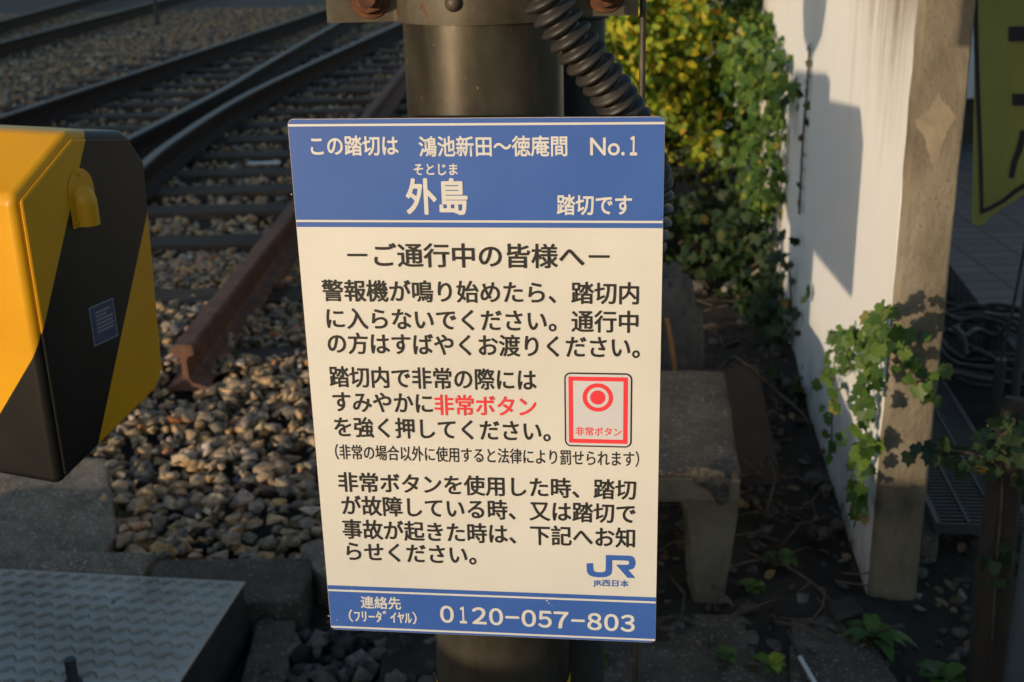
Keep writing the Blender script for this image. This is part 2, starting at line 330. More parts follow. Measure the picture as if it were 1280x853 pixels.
# ------------------------------------------------------------------ white wall with its end post
WB = np.array([.7587, 2.268, 0.0]); WD = np.array([.12066, .99269, 0.0]); WN = np.array([-.99269, .12066, 0.0])   # base corner, along, towards the tracks
WT = .100
def wallp(t, off, z): return WB + WD * t + WN * off + np.array([0, 0, z])
def wall_material():
    m, nt, b = base_mat('white_wall_paint', .8, 0, .25); L = nt.links.new
    tc = N(nt, 'ShaderNodeTexCoord'); mp = N(nt, 'ShaderNodeMapping'); mp.inputs['Scale'].default_value = (3, 3, .32); L(tc.outputs['Object'], mp.inputs[0])
    n1 = N(nt, 'ShaderNodeTexNoise'); n1.inputs['Scale'].default_value = 4.2; n1.inputs['Detail'].default_value = 9; n1.inputs['Roughness'].default_value = .72; L(mp.outputs[0], n1.inputs['Vector'])
    sx = N(nt, 'ShaderNodeSeparateXYZ'); L(tc.outputs['Object'], sx.inputs[0])
    # grime runs down from the coping, strongest near the end post; browner and darker towards the foot
    hz = N(nt, 'ShaderNodeMapRange'); hz.inputs[1].default_value = .80; hz.inputs[2].default_value = 1.9; L(sx.outputs[2], hz.inputs[0])
    ne = N(nt, 'ShaderNodeMapRange'); ne.inputs[1].default_value = 1.0; ne.inputs[2].default_value = .0; L(sx.outputs[1], ne.inputs[0])
    ml = N(nt, 'ShaderNodeMath', operation='MULTIPLY_ADD'); L(hz.outputs[0], ml.inputs[0]); L(ne.outputs[0], ml.inputs[1]); 
    hz2 = N(nt, 'ShaderNodeMath', operation='MULTIPLY'); L(hz.outputs[0], hz2.inputs[0]); hz2.inputs[1].default_value = .25; L(hz2.outputs[0], ml.inputs[2])
    ad = N(nt, 'ShaderNodeMath', operation='MULTIPLY_ADD'); L(ml.outputs[0], ad.inputs[0]); ad.inputs[1].default_value = .95; L(n1.outputs['Fac'], ad.inputs[2])
    r = ramp(nt, [(.61, (0, 0, 0)), (.76, (.22, .22, .22)), (.98, (1, 1, 1))]); L(ad.outputs[0], r.inputs[0])
    lo = N(nt, 'ShaderNodeMapRange'); lo.inputs[1].default_value = .30; lo.inputs[2].default_value = -.02; L(sx.outputs[2], lo.inputs[0])
    n4 = N(nt, 'ShaderNodeTexNoise'); n4.inputs['Scale'].default_value = 14; n4.inputs['Detail'].default_value = 6; L(tc.outputs['Object'], n4.inputs['Vector'])
    lm = N(nt, 'ShaderNodeMath', operation='MULTIPLY'); L(lo.outputs[0], lm.inputs[0]); L(n4.outputs['Fac'], lm.inputs[1])
    mx = N(nt, 'ShaderNodeMix', data_type='RGBA'); L(r.outputs[0], mx.inputs[0]); mx.inputs[6].default_value = (.80, .78, .77, 1); mx.inputs[7].default_value = (.30, .245, .20, 1)
    m2 = N(nt, 'ShaderNodeMix', data_type='RGBA'); L(lm.outputs[0], m2.inputs[0]); L(mx.outputs[2], m2.inputs[6]); m2.inputs[7].default_value = (.22, .19, .15, 1)
    L(m2.outputs[2], b.inputs['Base Color'])
    mp2 = N(nt, 'ShaderNodeMapping'); mp2.inputs['Scale'].default_value = (1, 1, .3); L(tc.outputs['Object'], mp2.inputs[0])
    n2 = N(nt, 'ShaderNodeTexNoise'); n2.inputs['Scale'].default_value = 90; n2.inputs['Detail'].default_value = 8; L(mp2.outputs[0], n2.inputs['Vector'])
    bp = N(nt, 'ShaderNodeBump'); bp.inputs['Strength'].default_value = .35; bp.inputs['Distance'].default_value = .004; L(n2.outputs['Fac'], bp.inputs['Height']); L(bp.outputs[0], b.inputs['Normal'])
    return m
def post_material():
    m = noise_mat('post_concrete', [(.30, (.095, .074, .050)), (.5, (.20, .165, .12)), (.70, (.31, .27, .205))], scale=7, rough=.95, bump=1, bscale=110, bdist=.006, stretch=(1, 1, .5),
                  fleck=(150, (.12, .10, .08), .66))
    return m
MT['white_wall'] = wall_material(); MT['post_concrete'] = post_material()
wall = thing('boundary_wall', tuple(WB), 'white painted boundary wall with a bare brown concrete end post, receding to the right', 'wall')
mb = MB(); mb.box((0, 0, 0), (1, 1, 1))
def wallbox(name, t0, t1, o0, o1, z0, z1, mats, bevel=.003):
    mb = MB(); P = [wallp(t, o, z) for z in (z0, z1) for t, o in ((t0, o0), (t1, o0), (t1, o1), (t0, o1))]
    mb.add(P, [(3, 2, 1, 0), (4, 5, 6, 7), (0, 1, 5, 4), (1, 2, 6, 5), (2, 3, 7, 6), (3, 0, 4, 7)])
    return link(name, mb.mesh(name, bevel=bevel, seg=2), mats, wall, smooth=40)
wo = wallbox('wall_face', .012, 16, 0, -WT, -.08, 1.95, 'white_wall')
# keep object coordinates of the paint in the wall's own frame (x across, y along from the post, z up)
co = np.empty(len(wo.data.vertices) * 3); wo.data.vertices.foreach_get('co', co); co = co.reshape(-1, 3) + np.array(wo.location)
wo.location = (0, 0, 0); wo.data.vertices.foreach_set('co', co.ravel())
pst = MB()
# end post: slightly chamfered bare concrete slab end, its front is a little rough
P = [wallp(t, o, 0) for t, o in ((.0105, .0015), (-.010, -.008), (-.012, -WT + .002), (.0105, -WT - .004))]
P = [np.array([p[0], p[1], -.08]) for p in P]
pst.prism(P, (0, 0, 2.02))
po = link('end_post', pst.mesh('end_post', bevel=.005, seg=2, sub=5, rough=.0016), 'post_concrete', wall, smooth=40)
# pale patch of mortar on the post, a diamond with a tail
def postp(px, py):                        # point on the front of the post
    n = np.cross(WD, [0, 0, 1.0]); p0 = wallp(-.011, -.01, 0); fn = P[2] - P[1]; fn = np.cross(fn, [0, 0, 1.0]); fn /= np.linalg.norm(fn)
    return on_plane(px, py, P[1], fn), fn
pk = [(1144, 152), (1152, 143), (1160, 138), (1168, 126), (1174, 116), (1180, 128), (1186, 134), (1195, 147), (1187, 158), (1181, 172), (1176, 186), (1170, 206), (1163, 202), (1158, 180), (1150, 164)]
jr = np.random.default_rng(2); pts = []
for (xa, ya), (xb, yb_) in zip(pk, pk[1:] + pk[:1]):
    for f_ in np.linspace(0, 1, 6)[:-1]: pts.append((xa + (xb - xa) * f_ + jr.normal(scale=.9), ya + (yb_ - ya) * f_ + jr.normal(scale=.9)))
mb = MB(); q, fn = zip(*[postp(*p) for p in pts]); fn = fn[0]
if fn[1] > 0: fn = -fn
mb.prism([a + fn * -.0005 for a in q], fn * .0014)
MT['mortar'] = noise_mat('mortar', [(.3, (.21, .165, .115)), (.7, (.30, .25, .18))], scale=20, rough=.95, bump=.5, bscale=120)
link('mortar_patch', mb.mesh('mortar_patch', fixn=True), 'mortar', wall)
tag(bpy.data.objects['mortar_patch'], label='pale diamond shaped mortar patch on the brown end post')

# ------------------------------------------------------------------ rails, sleepers, ballast
RAILP = [(-.0635, 0), (.0635, 0), (.0635, .011), (.020, .026), (.009, .040), (.008, .100), (.014, .112), (.0325, .120), (.0325, .146), (.026, .153), (-.026, .153), (-.0325, .146),
         (-.0325, .120), (-.014, .112), (-.008, .100), (-.009, .040), (-.020, .026), (-.0635, .011)]
def rail(name, path, label, mats, z0=.017, group=None):
    mb = MB(); n = len(RAILP); pts = [Vector((p[0], p[1], 0)) for p in path]
    for i, p in enumerate(pts):
        t = (pts[min(i + 1, len(pts) - 1)] - pts[max(i - 1, 0)]).normalized(); s = Vector((t.y, -t.x, 0))
        for a, h in RAILP: mb.v.append(tuple(p + s * a + Vector((0, 0, z0 + h))))
    for i in range(len(pts) - 1):
        for k in range(n):
            mb.f.append((i * n + k, i * n + (k + 1) % n, (i + 1) * n + (k + 1) % n, (i + 1) * n + k)); mb.mi.append(1 if k in (9,) else 0)
    mb.f += [tuple(range(n))[::-1], tuple(range((len(pts) - 1) * n, len(pts) * n))]; mb.mi += [0, 0]
    o = link(name, mb.mesh(name), mats, smooth=35); return tag(o, label, 'rail', group)
RZ = .17
def line(pa, pb, y0, y1):
    a, b = on_z(*pa, RZ), on_z(*pb, RZ); f = lambda y: a + (b - a) * ((y - a[1]) / (b[1] - a[1])); return [f(y0), f(y1)]
rg = 'rails of the railway tracks'
A_ = line((0, 146), (419, 7), 5.5, 60)
rail('rail', A_, 'dark worn outer rail between the gravel strip and the points', ['rail_rust', 'rail_top'], group=rg)
Dp = [on_z(100, 203, RZ), on_z(163, 171, RZ), on_z(276, 113, RZ), on_z(337, 77, RZ), on_z(431, 23, RZ)]; e = Dp[-1] + (Dp[-1] - Dp[-2]) * 5; Dp = bez(Dp + [e], 6)
rail('rail', Dp, 'curved bright topped point rail meeting the rail behind the yellow machine', ['rail_rust', 'rail_top'], group=rg)
Bp = [on_z(166, 216, RZ), on_z(215, 176, RZ), on_z(300, 122, RZ), on_z(395, 76, RZ), on_z(490, 33, RZ)]; e = Bp[-1] + (Bp[-1] - Bp[-2]) * 7; Bp = bez(Bp + [e], 6)
rail('rail', Bp, 'long dark rail running from the points up to the left clamp ear', ['rail_rust', 'rail_top'], group=rg)
Cp = line((226, 433), (365, 259), 3.52, 60)
rail('rail', Cp, 'reddish rusty rail with a sawn near end on the ballast beside the sign', ['rail_cut_rust', 'rail_cut_rust'], group=rg)
rail('rail', line((0, 53), (195, 2), 9, 70), 'near rail of the far track in the upper left corner', ['rail_rust', 'rail_top'], group=rg)
rail('rail', line((0, 26), (97, 0), 9, 70), 'farthest rail, at the top left corner', ['rail_rust', 'rail_top'], group=rg)
# sleepers under the points
ORD = ['first', 'second', 'third', 'fourth', 'fifth', 'sixth', 'seventh', 'eighth', 'ninth', 'tenth', 'eleventh', 'twelfth', 'thirteenth', 'fourteenth', 'fifteenth', 'sixteenth', 'seventeenth', 'eighteenth', 'nineteenth', 'twentieth']
SLY = [3.83, 4.55, 5.43, 6.09, 6.56, 7.05, 7.62, 8.2, 8.8, 9.4, 10.0, 10.6, 11.2, 11.8, 12.4, 13.0, 13.7, 14.4]
for i, y in enumerate(SLY):
    x0, x1 = (-1.62, -.48) if i < 2 else ((-2.9, -.45) if i == 2 else (-4.1, -.42))
    mb = MB(); rz = random.uniform(-.018, .018); mb.box(((x0 + x1) / 2, y, -.045), (x1 - x0, .20, .13), rz)
    o = link('sleeper', mb.mesh('sleeper', bevel=.012, seg=2, sub=3, rough=.004, seed=i), 'wood', smooth=50)
    tag(o, f'weathered wooden sleeper, {ORD[i]} from the sawn end of the rusty rail', 'sleeper', 'wooden sleepers under the points')
def fastenings(ro, path, ys):
    P = np.array([[p[0], p[1]] for p in path]); o_ = np.argsort(P[:, 1]); P = P[o_]
    for y in ys:
        x = float(np.interp(y, P[:, 1], P[:, 0])); mb = MB(); mb.box((x, y, .0205), (.25, .15, .010))
        link('tie_plate', mb.mesh('tie_plate', bevel=.002), 'rail_rust', ro, smooth=40)
        for sg in (-1, 1):
            mb = MB(); mb.box((x + sg * .080, y + sg * .035, .036), (.034, .026, .022)); mb.tube([(x + sg * .086, y + sg * .035, .02), (x + sg * .086, y + sg * .035, .040)], .011, 8)
            link('rail_spike', mb.mesh('rail_spike', bevel=.004), 'rail_cut_rust', ro, smooth=40)
rl = [o for o in C.objects if o.name.startswith('rail') and o.get('category') == 'rail']
fastenings(rl[3], Cp, SLY[1:9]); fastenings(rl[2], Bp, SLY[6:12])
# ballast
def ballast():
    rng = np.random.default_rng(3); out = []
    near = [(-2.0, 2.66), (-1.16, 2.92), (-.98, 2.60), (-.86, 2.47), (-.60, 2.44), (-.42, 2.44), (.02, 2.44), (.05, 3.2), (-.2, 5.2), (-2.9, 5.2)]
    # apron edge: rocks spill over it from the right
    n = 17000; x = rng.uniform(-2.9, .05, n); y = rng.uniform(2.1, 5.2, n); k = inpoly(x, y, near); x, y = x[k], y[k]
    k = np.ones(len(x), bool)
    for sy in SLY: k &= ~((np.abs(y - sy) < .085) & (x > -1.6) & (x < -.5) & (rng.uniform(size=len(x)) < .93))
    k &= ~((np.abs(x + 1.04) < .05) & (y > 3.48)); x, y = x[k], y[k]; n = len(x)
    s = .010 * 3.4 ** rng.uniform(size=n) * np.where(rng.uniform(size=n) < .06, 1.25, 1); z = rng.uniform(-.035, .010, n) + np.clip((y - 2.58) / .65, 0, 1) ** 1.2 * .050 * np.clip((4.6 - y) / .9, 0, 1); z[(np.abs(x + 1.05) < .14) & (y > 3.25) & (y < 3.62)] -= .035
    out.append(stones('ballast', np.stack([x, y, z], 1), s, 2, rng))
    n = 40000; y = 5.0 * (22 / 5.0) ** rng.uniform(size=n) ; x = rng.uniform(-9.5, -.1, n)
    k = (x > -.44 * y - 1.0) & (x < -.02 * y + .1); x, y = x[k], y[k]
    k = np.ones(len(x), bool)
    for sy in SLY: k &= ~((np.abs(y - sy) < .09) & (x > -4.05) & (x < -.45) & (rng.uniform(size=len(x)) < .90))
    x, y = x[k], y[k]; n = len(x); s = rng.uniform(.018, .038, n); z = rng.uniform(-.045, .0, n) 
    out.append(stones('ballast', np.stack([x, y, z], 1), s, 1, rng))
    V = []; Fs = []; b = 0
    for me in out:
        c = np.empty(len(me.vertices) * 3, np.float32); me.vertices.foreach_get('co', c); V.append(c.reshape(-1, 3))
        f = np.empty(len(me.loops), np.int32); me.loops.foreach_get('vertex_index', f); Fs.append(f.reshape(-1, 3) + b); b += len(me.vertices); bpy.data.meshes.remove(me)
    o = link('ballast', soup('ballast', np.concatenate(V), np.concatenate(Fs)), 'stone', recenter=False)
    tag(o, 'crushed grey and tan stone ballast around the rails and sleepers', 'ballast', kind='stuff')
ballast()
def rubble():
    rng = np.random.default_rng(5); P = []; S = []
    n = 900; x = rng.uniform(-.62, .02, n); y = rng.uniform(1.6, 2.25, n); k = (x > -.55 + (2.2 - y) * .1); P.append(np.stack([x[k], y[k], rng.uniform(-.07, -.015, k.sum())], 1)); S.append(rng.uniform(.012, .035, k.sum()))
    n = 420; x = rng.uniform(.0, .85, n); y = rng.uniform(1.7, 3.4, n); P.append(np.stack([x, y, rng.uniform(-.03, .01, n)], 1)); S.append(rng.uniform(.006, .030, n) ** 1.0)
    n = 420; x = rng.uniform(.1, 1.3, n); y = rng.uniform(3.2, 7, n); P.append(np.stack([x, y, rng.uniform(-.04, .02, n)], 1)); S.append(rng.uniform(.01, .045, n))
    n = 260; x = rng.uniform(.85, 1.5, n); y = rng.uniform(1.8, 2.6, n); P.append(np.stack([x, y, rng.uniform(-.03, .01, n)], 1)); S.append(rng.uniform(.006, .025, n))
    o = link('rubble', stones('rubble', np.concatenate(P), np.concatenate(S), 2, rng), 'stone_dirty', recenter=False)
    tag(o, 'dark dirty rubble and pebbles on the soil around the post foot', 'rubble', kind='stuff')
rubble()

# ------------------------------------------------------------------ concrete apron, kerb stones, tread plate
mb = MB(); pl = [(-2.6, 2.58), (-.98, 2.52), (-.97, 2.60), (-1.10, 2.96), (-1.5, 3.02), (-2.6, 3.05)]
mb.prism([(x, y, -.12 + (y - 2.52) * .11) for x, y in pl], (0, 0, .12))
tag(link('concrete_apron', mb.mesh('concrete_apron', bevel=.008, sub=4, rough=.003), 'concrete', smooth=40), kind='structure')
def block(name, c, d, rz, label, cat, mat='concrete', rough=.004, seed=0, bevel=.008, group=None, tilt=0):
    mb = MB(); mb.box(c, d, rz); o = link(name, mb.mesh(name, bevel=bevel, seg=2, sub=3, rough=rough, seed=seed), mat, smooth=45); o.rotation_euler = (tilt, 0, 0); return tag(o, label, cat, group)
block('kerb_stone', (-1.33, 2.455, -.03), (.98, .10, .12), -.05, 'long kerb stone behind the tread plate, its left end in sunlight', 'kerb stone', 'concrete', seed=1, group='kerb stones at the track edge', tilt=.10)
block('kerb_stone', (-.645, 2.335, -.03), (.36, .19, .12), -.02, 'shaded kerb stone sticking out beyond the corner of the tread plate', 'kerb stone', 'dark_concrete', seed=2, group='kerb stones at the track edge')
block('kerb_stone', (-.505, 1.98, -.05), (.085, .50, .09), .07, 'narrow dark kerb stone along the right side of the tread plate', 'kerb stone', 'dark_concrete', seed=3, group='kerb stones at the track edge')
block('concrete_lump', (-.40, 2.44, -.02), (.15, .16, .11), .5, 'broken grey concrete lump beside the left edge of the sign', 'concrete lump', 'concrete', rough=.014, seed=4)
# tread plate
tp = thing('tread_plate_cover', (-.95, 2.05, -.05), 'grey steel tread plate cover with raised chevron bars, lower left', 'metal cover')
TP = [np.array([*on_z(0, 711, .10)[:2], 0]), np.array([*on_z(307, 727, .10)[:2], 0]), np.array([*on_z(240, 853, .10)[:2], 0])]
u = TP[1] - TP[0]; u /= np.linalg.norm(u); v = TP[2] - TP[1]; v -= u * v.dot(u); v /= np.linalg.norm(v)      # u to the right, v to the viewer
O = TP[1]
def tpp(a, b, z): return O + u * a + v * b + np.array([0, 0, z])
mb = MB(); mb.prism([tpp(a, b, .094) for a, b in ((-1.2, 0), (0, 0), (0, .75), (-1.2, .75))], (0, 0, .006))
link('top_plate', mb.mesh('top_plate', bevel=.0012, seg=1), 'tread', tp)
mb = MB(); mb.prism([tpp(a, b, -.06) for a, b in ((-1.19, .004), (-.004, .004), (-.004, .746), (-1.19, .746))], (0, 0, .1535))
link('side_frame', mb.mesh('side_frame'), 'dark_steel', tp)
# chevron bars: lens shaped ridges in two directions
tv = np.array([(-.5, 0, 0), (-.25, -.11, 0), (.25, -.11, 0), (.5, 0, 0), (.25, .11, 0), (-.25, .11, 0), (-.3, 0, 1), (.3, 0, 1)])
tf = [(0, 1, 6), (1, 2, 7, 6), (2, 3, 7), (3, 4, 7), (4, 5, 6, 7), (5, 0, 6)]
mb = MB(); pitch = .036
for i in range(32):
    for j in range(21):
        for q in range(2):
            a0 = -(i + .5 * (j % 2) + .5 * q) * .040 - .004; b0 = (j + .5) * .0365
            if a0 < -1.18 or b0 > .735 or a0 > -.016: continue
            ang = math.radians(48 if q else -48); ca, sa = math.cos(ang), math.sin(ang)
            mb.add([tpp(a0 + (x * ca - y * sa) * .029, b0 + (x * sa + y * ca) * .027, .1 + h * .0045) for x, y, h in tv], tf)
link('chevron_bars', mb.mesh('chevron_bars'), 'tread', tp, smooth=60)
mb = MB(); bp = on_z(92, 853, .10)
for z0, z1, r, n in ((.095, .104, .016, 20), (.104, .150, .0105, 18)):
    mb.tube([(bp[0], bp[1], z0), (bp[0], bp[1], z1)], r, n)
bo = link('stud_bolt', mb.mesh('stud_bolt', bevel=.0012, seg=2), 'dark_steel', tp, smooth=40)

# ------------------------------------------------------------------ signal pole with clamp
PX, PY, PR = -.0335, 1.275, .0825
PX = at_y(606, 100, 1.275)[0]
pole = thing('signal_pole', (PX, PY, -.08), 'thick weathered steel signal pole standing behind the crossing sign', 'pole')
def cyl(cx, cy, r, z0, z1, n=72):
    mb = MB(); mb.tube([(cx, cy, z0), (cx, cy, z1)], r, n); return mb
mb = MB(); mb.tube([(PX, PY, -.08), (PX, PY, .5), (PX, PY, 1.2), (PX, PY, 2.6)], PR, 96)
link('pole_tube', mb.mesh('pole_tube'), 'pole_steel', pole, smooth=50)
MT['band_yellow'] = noise_mat('band_yellow', [(.3, (.46, .24, .015)), (.7, (.62, .35, .03))], scale=14, rough=.5, bump=.05)
mb = MB(); n = 96; vs = []
for z in (.10, float(at_y(553, 838, PY)[2])):
    for k in range(n):
        a = 2 * math.pi * k / n; vs.append((PX + (PR + .0012) * math.cos(a), PY + (PR + .0012) * math.sin(a), z))
mb.add(vs, [(k, (k + 1) % n, (k + 1) % n + n, k + n) for k in range(n)])
link('yellow_band', mb.mesh('yellow_band'), 'band_yellow', pole, smooth=50)
# clamp: two half bands with bolted ears
ZC = at_y(606, 31, PY - PR)[2]
cl = thing('pole_clamp', (PX, PY, ZC), 'weathered steel clamp band with bolted ears round the pole, above the sign', 'clamp')
def half_band(sgn):
    mb = MB(); n = 40; ri, ro = PR + .0008, PR + .0062
    prof = []
    ang = [math.radians(a) for a in np.linspace(7, 173, n)]
    out = [(PX + ro * math.cos(a), PY + sgn * ro * math.sin(a)) for a in ang]; inn = [(PX + ri * math.cos(a), PY + sgn * ri * math.sin(a)) for a in ang]
    yE = sgn * .010; eo = .158
    poly = [(PX + eo, PY + yE), (PX + eo, PY + yE + sgn * .006)] + [(PX + ro + .004, PY + yE + sgn * .006)] + out[1:-1] + [(PX - ro - .004, PY + yE + sgn * .006), (PX - eo, PY + yE + sgn * .006), (PX - eo, PY + yE)] + inn[::-1]
    mb.prism([(x, y, ZC) for x, y in poly], (0, 0, .14)); return mb
link('clamp_half', half_band(-1).mesh('clamp_half'), 'clamp_steel', cl, smooth=30)
link('clamp_half', half_band(1).mesh('clamp_half'), 'clamp_steel', cl, smooth=30)
for sx, px in ((-1, 462), (1, 757)):
    p = at_y(px, 1, PY - .017); x = p[0]; z = ZC + .024
    mb = MB(); hexa = [(x + .0165 * math.cos(math.radians(60 * k + 15)), PY - .0165, z + .0165 * math.sin(math.radians(60 * k + 15))) for k in range(6)]
    mb.prism(hexa, (0, -.013, 0)); mb.tube([(x, PY - .016, z), (x, PY - .0185, z)], .021, 24); mb.tube([(x, PY + .03, z), (x, PY - .043, z)], .009, 16)
    link('clamp_bolt', mb.mesh('clamp_bolt', bevel=.0015, seg=2), 'rust', cl, smooth=40)
# small weld bead / stud on the band
p = at_y(567, 4, PY - PR - .006); mb = MB(); mb.tube([(p[0], p[1] + .004, p[2]), (p[0], p[1] - .001, p[2]), (p[0], p[1] - .004, p[2])], [.009, .007, .003], 14)
link('weld_stud', mb.mesh('weld_stud'), 'clamp_steel', cl, smooth=60)

# ------------------------------------------------------------------ conduit, rod, pipe behind the pole
cp = [at_y(640, -90, 1.150), at_y(668, -30, 1.150), at_y(690, 12, 1.152), at_y(724, 62, 1.158), at_y(762, 112, 1.17), at_y(795, 168, 1.19), at_y(815, 235, 1.215), at_y(809, 300, 1.225), at_y(786, 360, 1.26), at_y(760, 440, 1.33), at_y(700, 500, 1.385)]
cp += [np.array([PX + .02, 1.395, .62]), np.array([PX + .005, 1.395, .40]), np.array([PX, 1.395, -.03])]
path = bez(cp, 60)
# resample evenly, then corrugate
L_ = [0]
for a, b in zip(path, path[1:]): L_.append(L_[-1] + (b - a).length)
tot = L_[-1]; step = .0021; m = int(tot / step); pa = np.array([list(p) for p in path]); s = np.arange(m) * step
rs_path = np.stack([np.interp(s, L_, pa[:, k]) for k in range(3)], 1); ph = (s / .0135) % 1.0
rad = .0182 + .0042 * np.clip(np.sin(2 * np.pi * ph) * 1.5, -1, 1)
mb = MB(); mb.tube(rs_path, rad, 28)
o = link('corrugated_conduit', mb.mesh('corrugated_conduit', fixn=False), 'rubber', smooth=180)
tag(o, 'black corrugated cable conduit curving from the pole down behind the sign', 'conduit')
rx = at_y(803, 80, 1.29)[0]
mb = MB(); mb.tube([(rx, 1.29, -.05), (rx, 1.29, .6), (rx, 1.29, 1.5)], .0034, 12)
tag(link('steel_rod', mb.mesh('steel_rod'), 'clamp_steel', smooth=60), 'thin rusty vertical steel rod right of the pole, passing behind the sign', 'rod')
bx = at_y(726, 120, 1.40)[0]
mb = MB(); mb.tube([(bx - .003, 1.40, -.05), (bx - .003, 1.40, 1.29)], .031, 32); mb.tube([(bx - .003, 1.40, 1.29), (bx - .003, 1.40, 1.315)], .036, 32)
tag(link('cable_pipe', mb.mesh('cable_pipe', bevel=.002), 'dark_steel', smooth=40), 'dark grey straight cable pipe standing close behind the signal pole', 'pipe')

# ------------------------------------------------------------------ the crossing sign
H3 = ROT @ (-np.array([-12785 - CX, 232 - CY, F_PX])); H3[2] = 0; H3 /= np.linalg.norm(H3)
SN = np.cross(H3, [0, 0, 1.0]); SN = SN if SN[1] < 0 else -SN                    # towards the viewer
S0 = np.array([0, 1.1, CAM_H])
def suv(px, py):
    p = on_plane(px, py, S0, SN); return p
TLc, TRc, BRc, BLc = suv(359, 148.5), suv(831.5, 146), suv(819.5, 804), suv(413.5, 787)
SW = float(np.dot((TRc + BRc) / 2 - (TLc + BLc) / 2, H3)); ztop = (TLc[2] + TRc[2]) / 2; zbot = (BLc[2] + BRc[2]) / 2; SH = ztop - zbot
SO = TLc + np.array([0, 0, ztop - TLc[2]]); u_off = np.dot((TLc + BLc) / 2 - SO, H3); SO = SO + H3 * u_off
def uv(px, py):
    p = suv(px, py) - SO; return float(np.dot(p, H3)), float(-p[2])
sroot = thing('crossing_sign', tuple(SO + H3 * SW / 2 - np.array([0, 0, SH])), 'flat white level crossing notice with blue top and bottom bands and Japanese lettering', 'sign')
sroot.rotation_euler = (0, 0, math.atan2(H3[1], H3[0]))
def loc(u, v, w): return (u - SW / 2, -w, SH - v)              # local frame of the sign; w = out of the panel
def rrect(u0, v0, u1, v1, r, n=6, corners=(1, 1, 1, 1)):
    pts = []
    for (cu, cv, a0, on) in ((u1 - r, v0 + r, -90, corners[1]), (u1 - r, v1 - r, 0, corners[2]), (u0 + r, v1 - r, 90, corners[3]), (u0 + r, v0 + r, 180, corners[0])):
        if on and r > 0:
            for k in range(n + 1):
                a = math.radians(a0 + 90 * k / n); pts.append((cu + r * math.cos(a), cv + r * math.sin(a)))
        else: pts.append((cu + (r if a0 in (-90, 0) else -r), cv + (r if a0 in (0, 90) else -r)))
    return pts
def spart(name, me, mat, parent=None, smooth=None):
    o = link(name, me, mat, parent or sroot, smooth, world=False); return o
def splate(name, poly, w0, w1, mat, parent=None, holes=None):
    mb = MB(); a = [loc(u, v, w0) for u, v in poly]; b = [loc(u, v, w1) for u, v in poly]; n = len(poly)
    mb.add(a + b, [tuple(range(n)), tuple(range(n, 2 * n))] + [(i, (i + 1) % n, (i + 1) % n + n, i + n) for i in range(n)])
    return spart(name, mb.mesh(name), mat, parent)
def sdecal(name, poly, w, mat, parent=None):
    mb = MB(); mb.add([loc(u, v, w) for u, v in poly], [tuple(range(len(poly)))]); me = mb.mesh(name)
    if me.polygons[0].normal.y > 0: me.flip_normals()
    return spart(name, me, mat, parent)
def sring(name, outer, inner, w, mat, parent=None):
    n = len(outer); mb = MB(); mb.add([loc(u, v, w) for u, v in outer] + [loc(u, v, w) for u, v in inner], [(i, (i + 1) % n, (i + 1) % n + n, i + n) for i in range(n)])
    me = mb.mesh(name)
    if me.polygons[0].normal.y > 0: me.flip_normals()
    return spart(name, me, mat, parent)
# panel: white face, raw brownish edge
pan = rrect(0, 0, SW, SH, .006)
mb = MB(); n = len(pan); mb.add([loc(u, v, -.0022) for u, v in pan] + [loc(u, v, -.0002) for u, v in pan], [tuple(range(n))] + [(i, (i + 1) % n, (i + 1) % n + n, i + n) for i in range(n)], 1)
ins = rrect(.0003, .0003, SW - .0003, SH - .0003, .0057); mb.add([loc(u, v, -.0002) for u, v in pan] + [loc(u, v, 0) for u, v in ins], [(i, (i + 1) % n, (i + 1) % n + n, i + n) for i in range(n)], 1)
mb.add([loc(u, v, 0) for u, v in ins], [tuple(range(n))], 0)
spart('panel', mb.mesh('panel', merge=True), ['sign_white', 'sign_edge'])
e = .0005
vh = (uv(372, 283)[1] + uv(828, 286.3)[1]) / 2
sdecal('header_band', rrect(e, e, SW - e, vh, .0055, corners=(1, 1, 0, 0)), .0002, 'sign_blue')
vf = (uv(410, 729.5)[1] + uv(820, 749)[1]) / 2
sdecal('footer_band', rrect(e, vf, SW - e, SH - e, .0055, corners=(0, 0, 1, 1)), .0002, 'sign_blue')
def stripe(pl, pr, hpx, name='white_stripe'):
    va = uv(*pl)[1]; vb = uv(*pr)[1]; vm = (va + vb) / 2; h = hpx * .00079
    sdecal(name, [(e, vm - h / 2), (SW - e, vm - h / 2), (SW - e, vm + h / 2), (e, vm + h / 2)], .00035, 'sign_line')
stripe((362, 156.3), (831, 154.6), 2.7); stripe((371, 274.8), (830, 279.2), 2.7)
stripe((410, 735.6), (820, 755.2), 2.9); stripe((413, 781.2), (820, 802.2), 2.9)
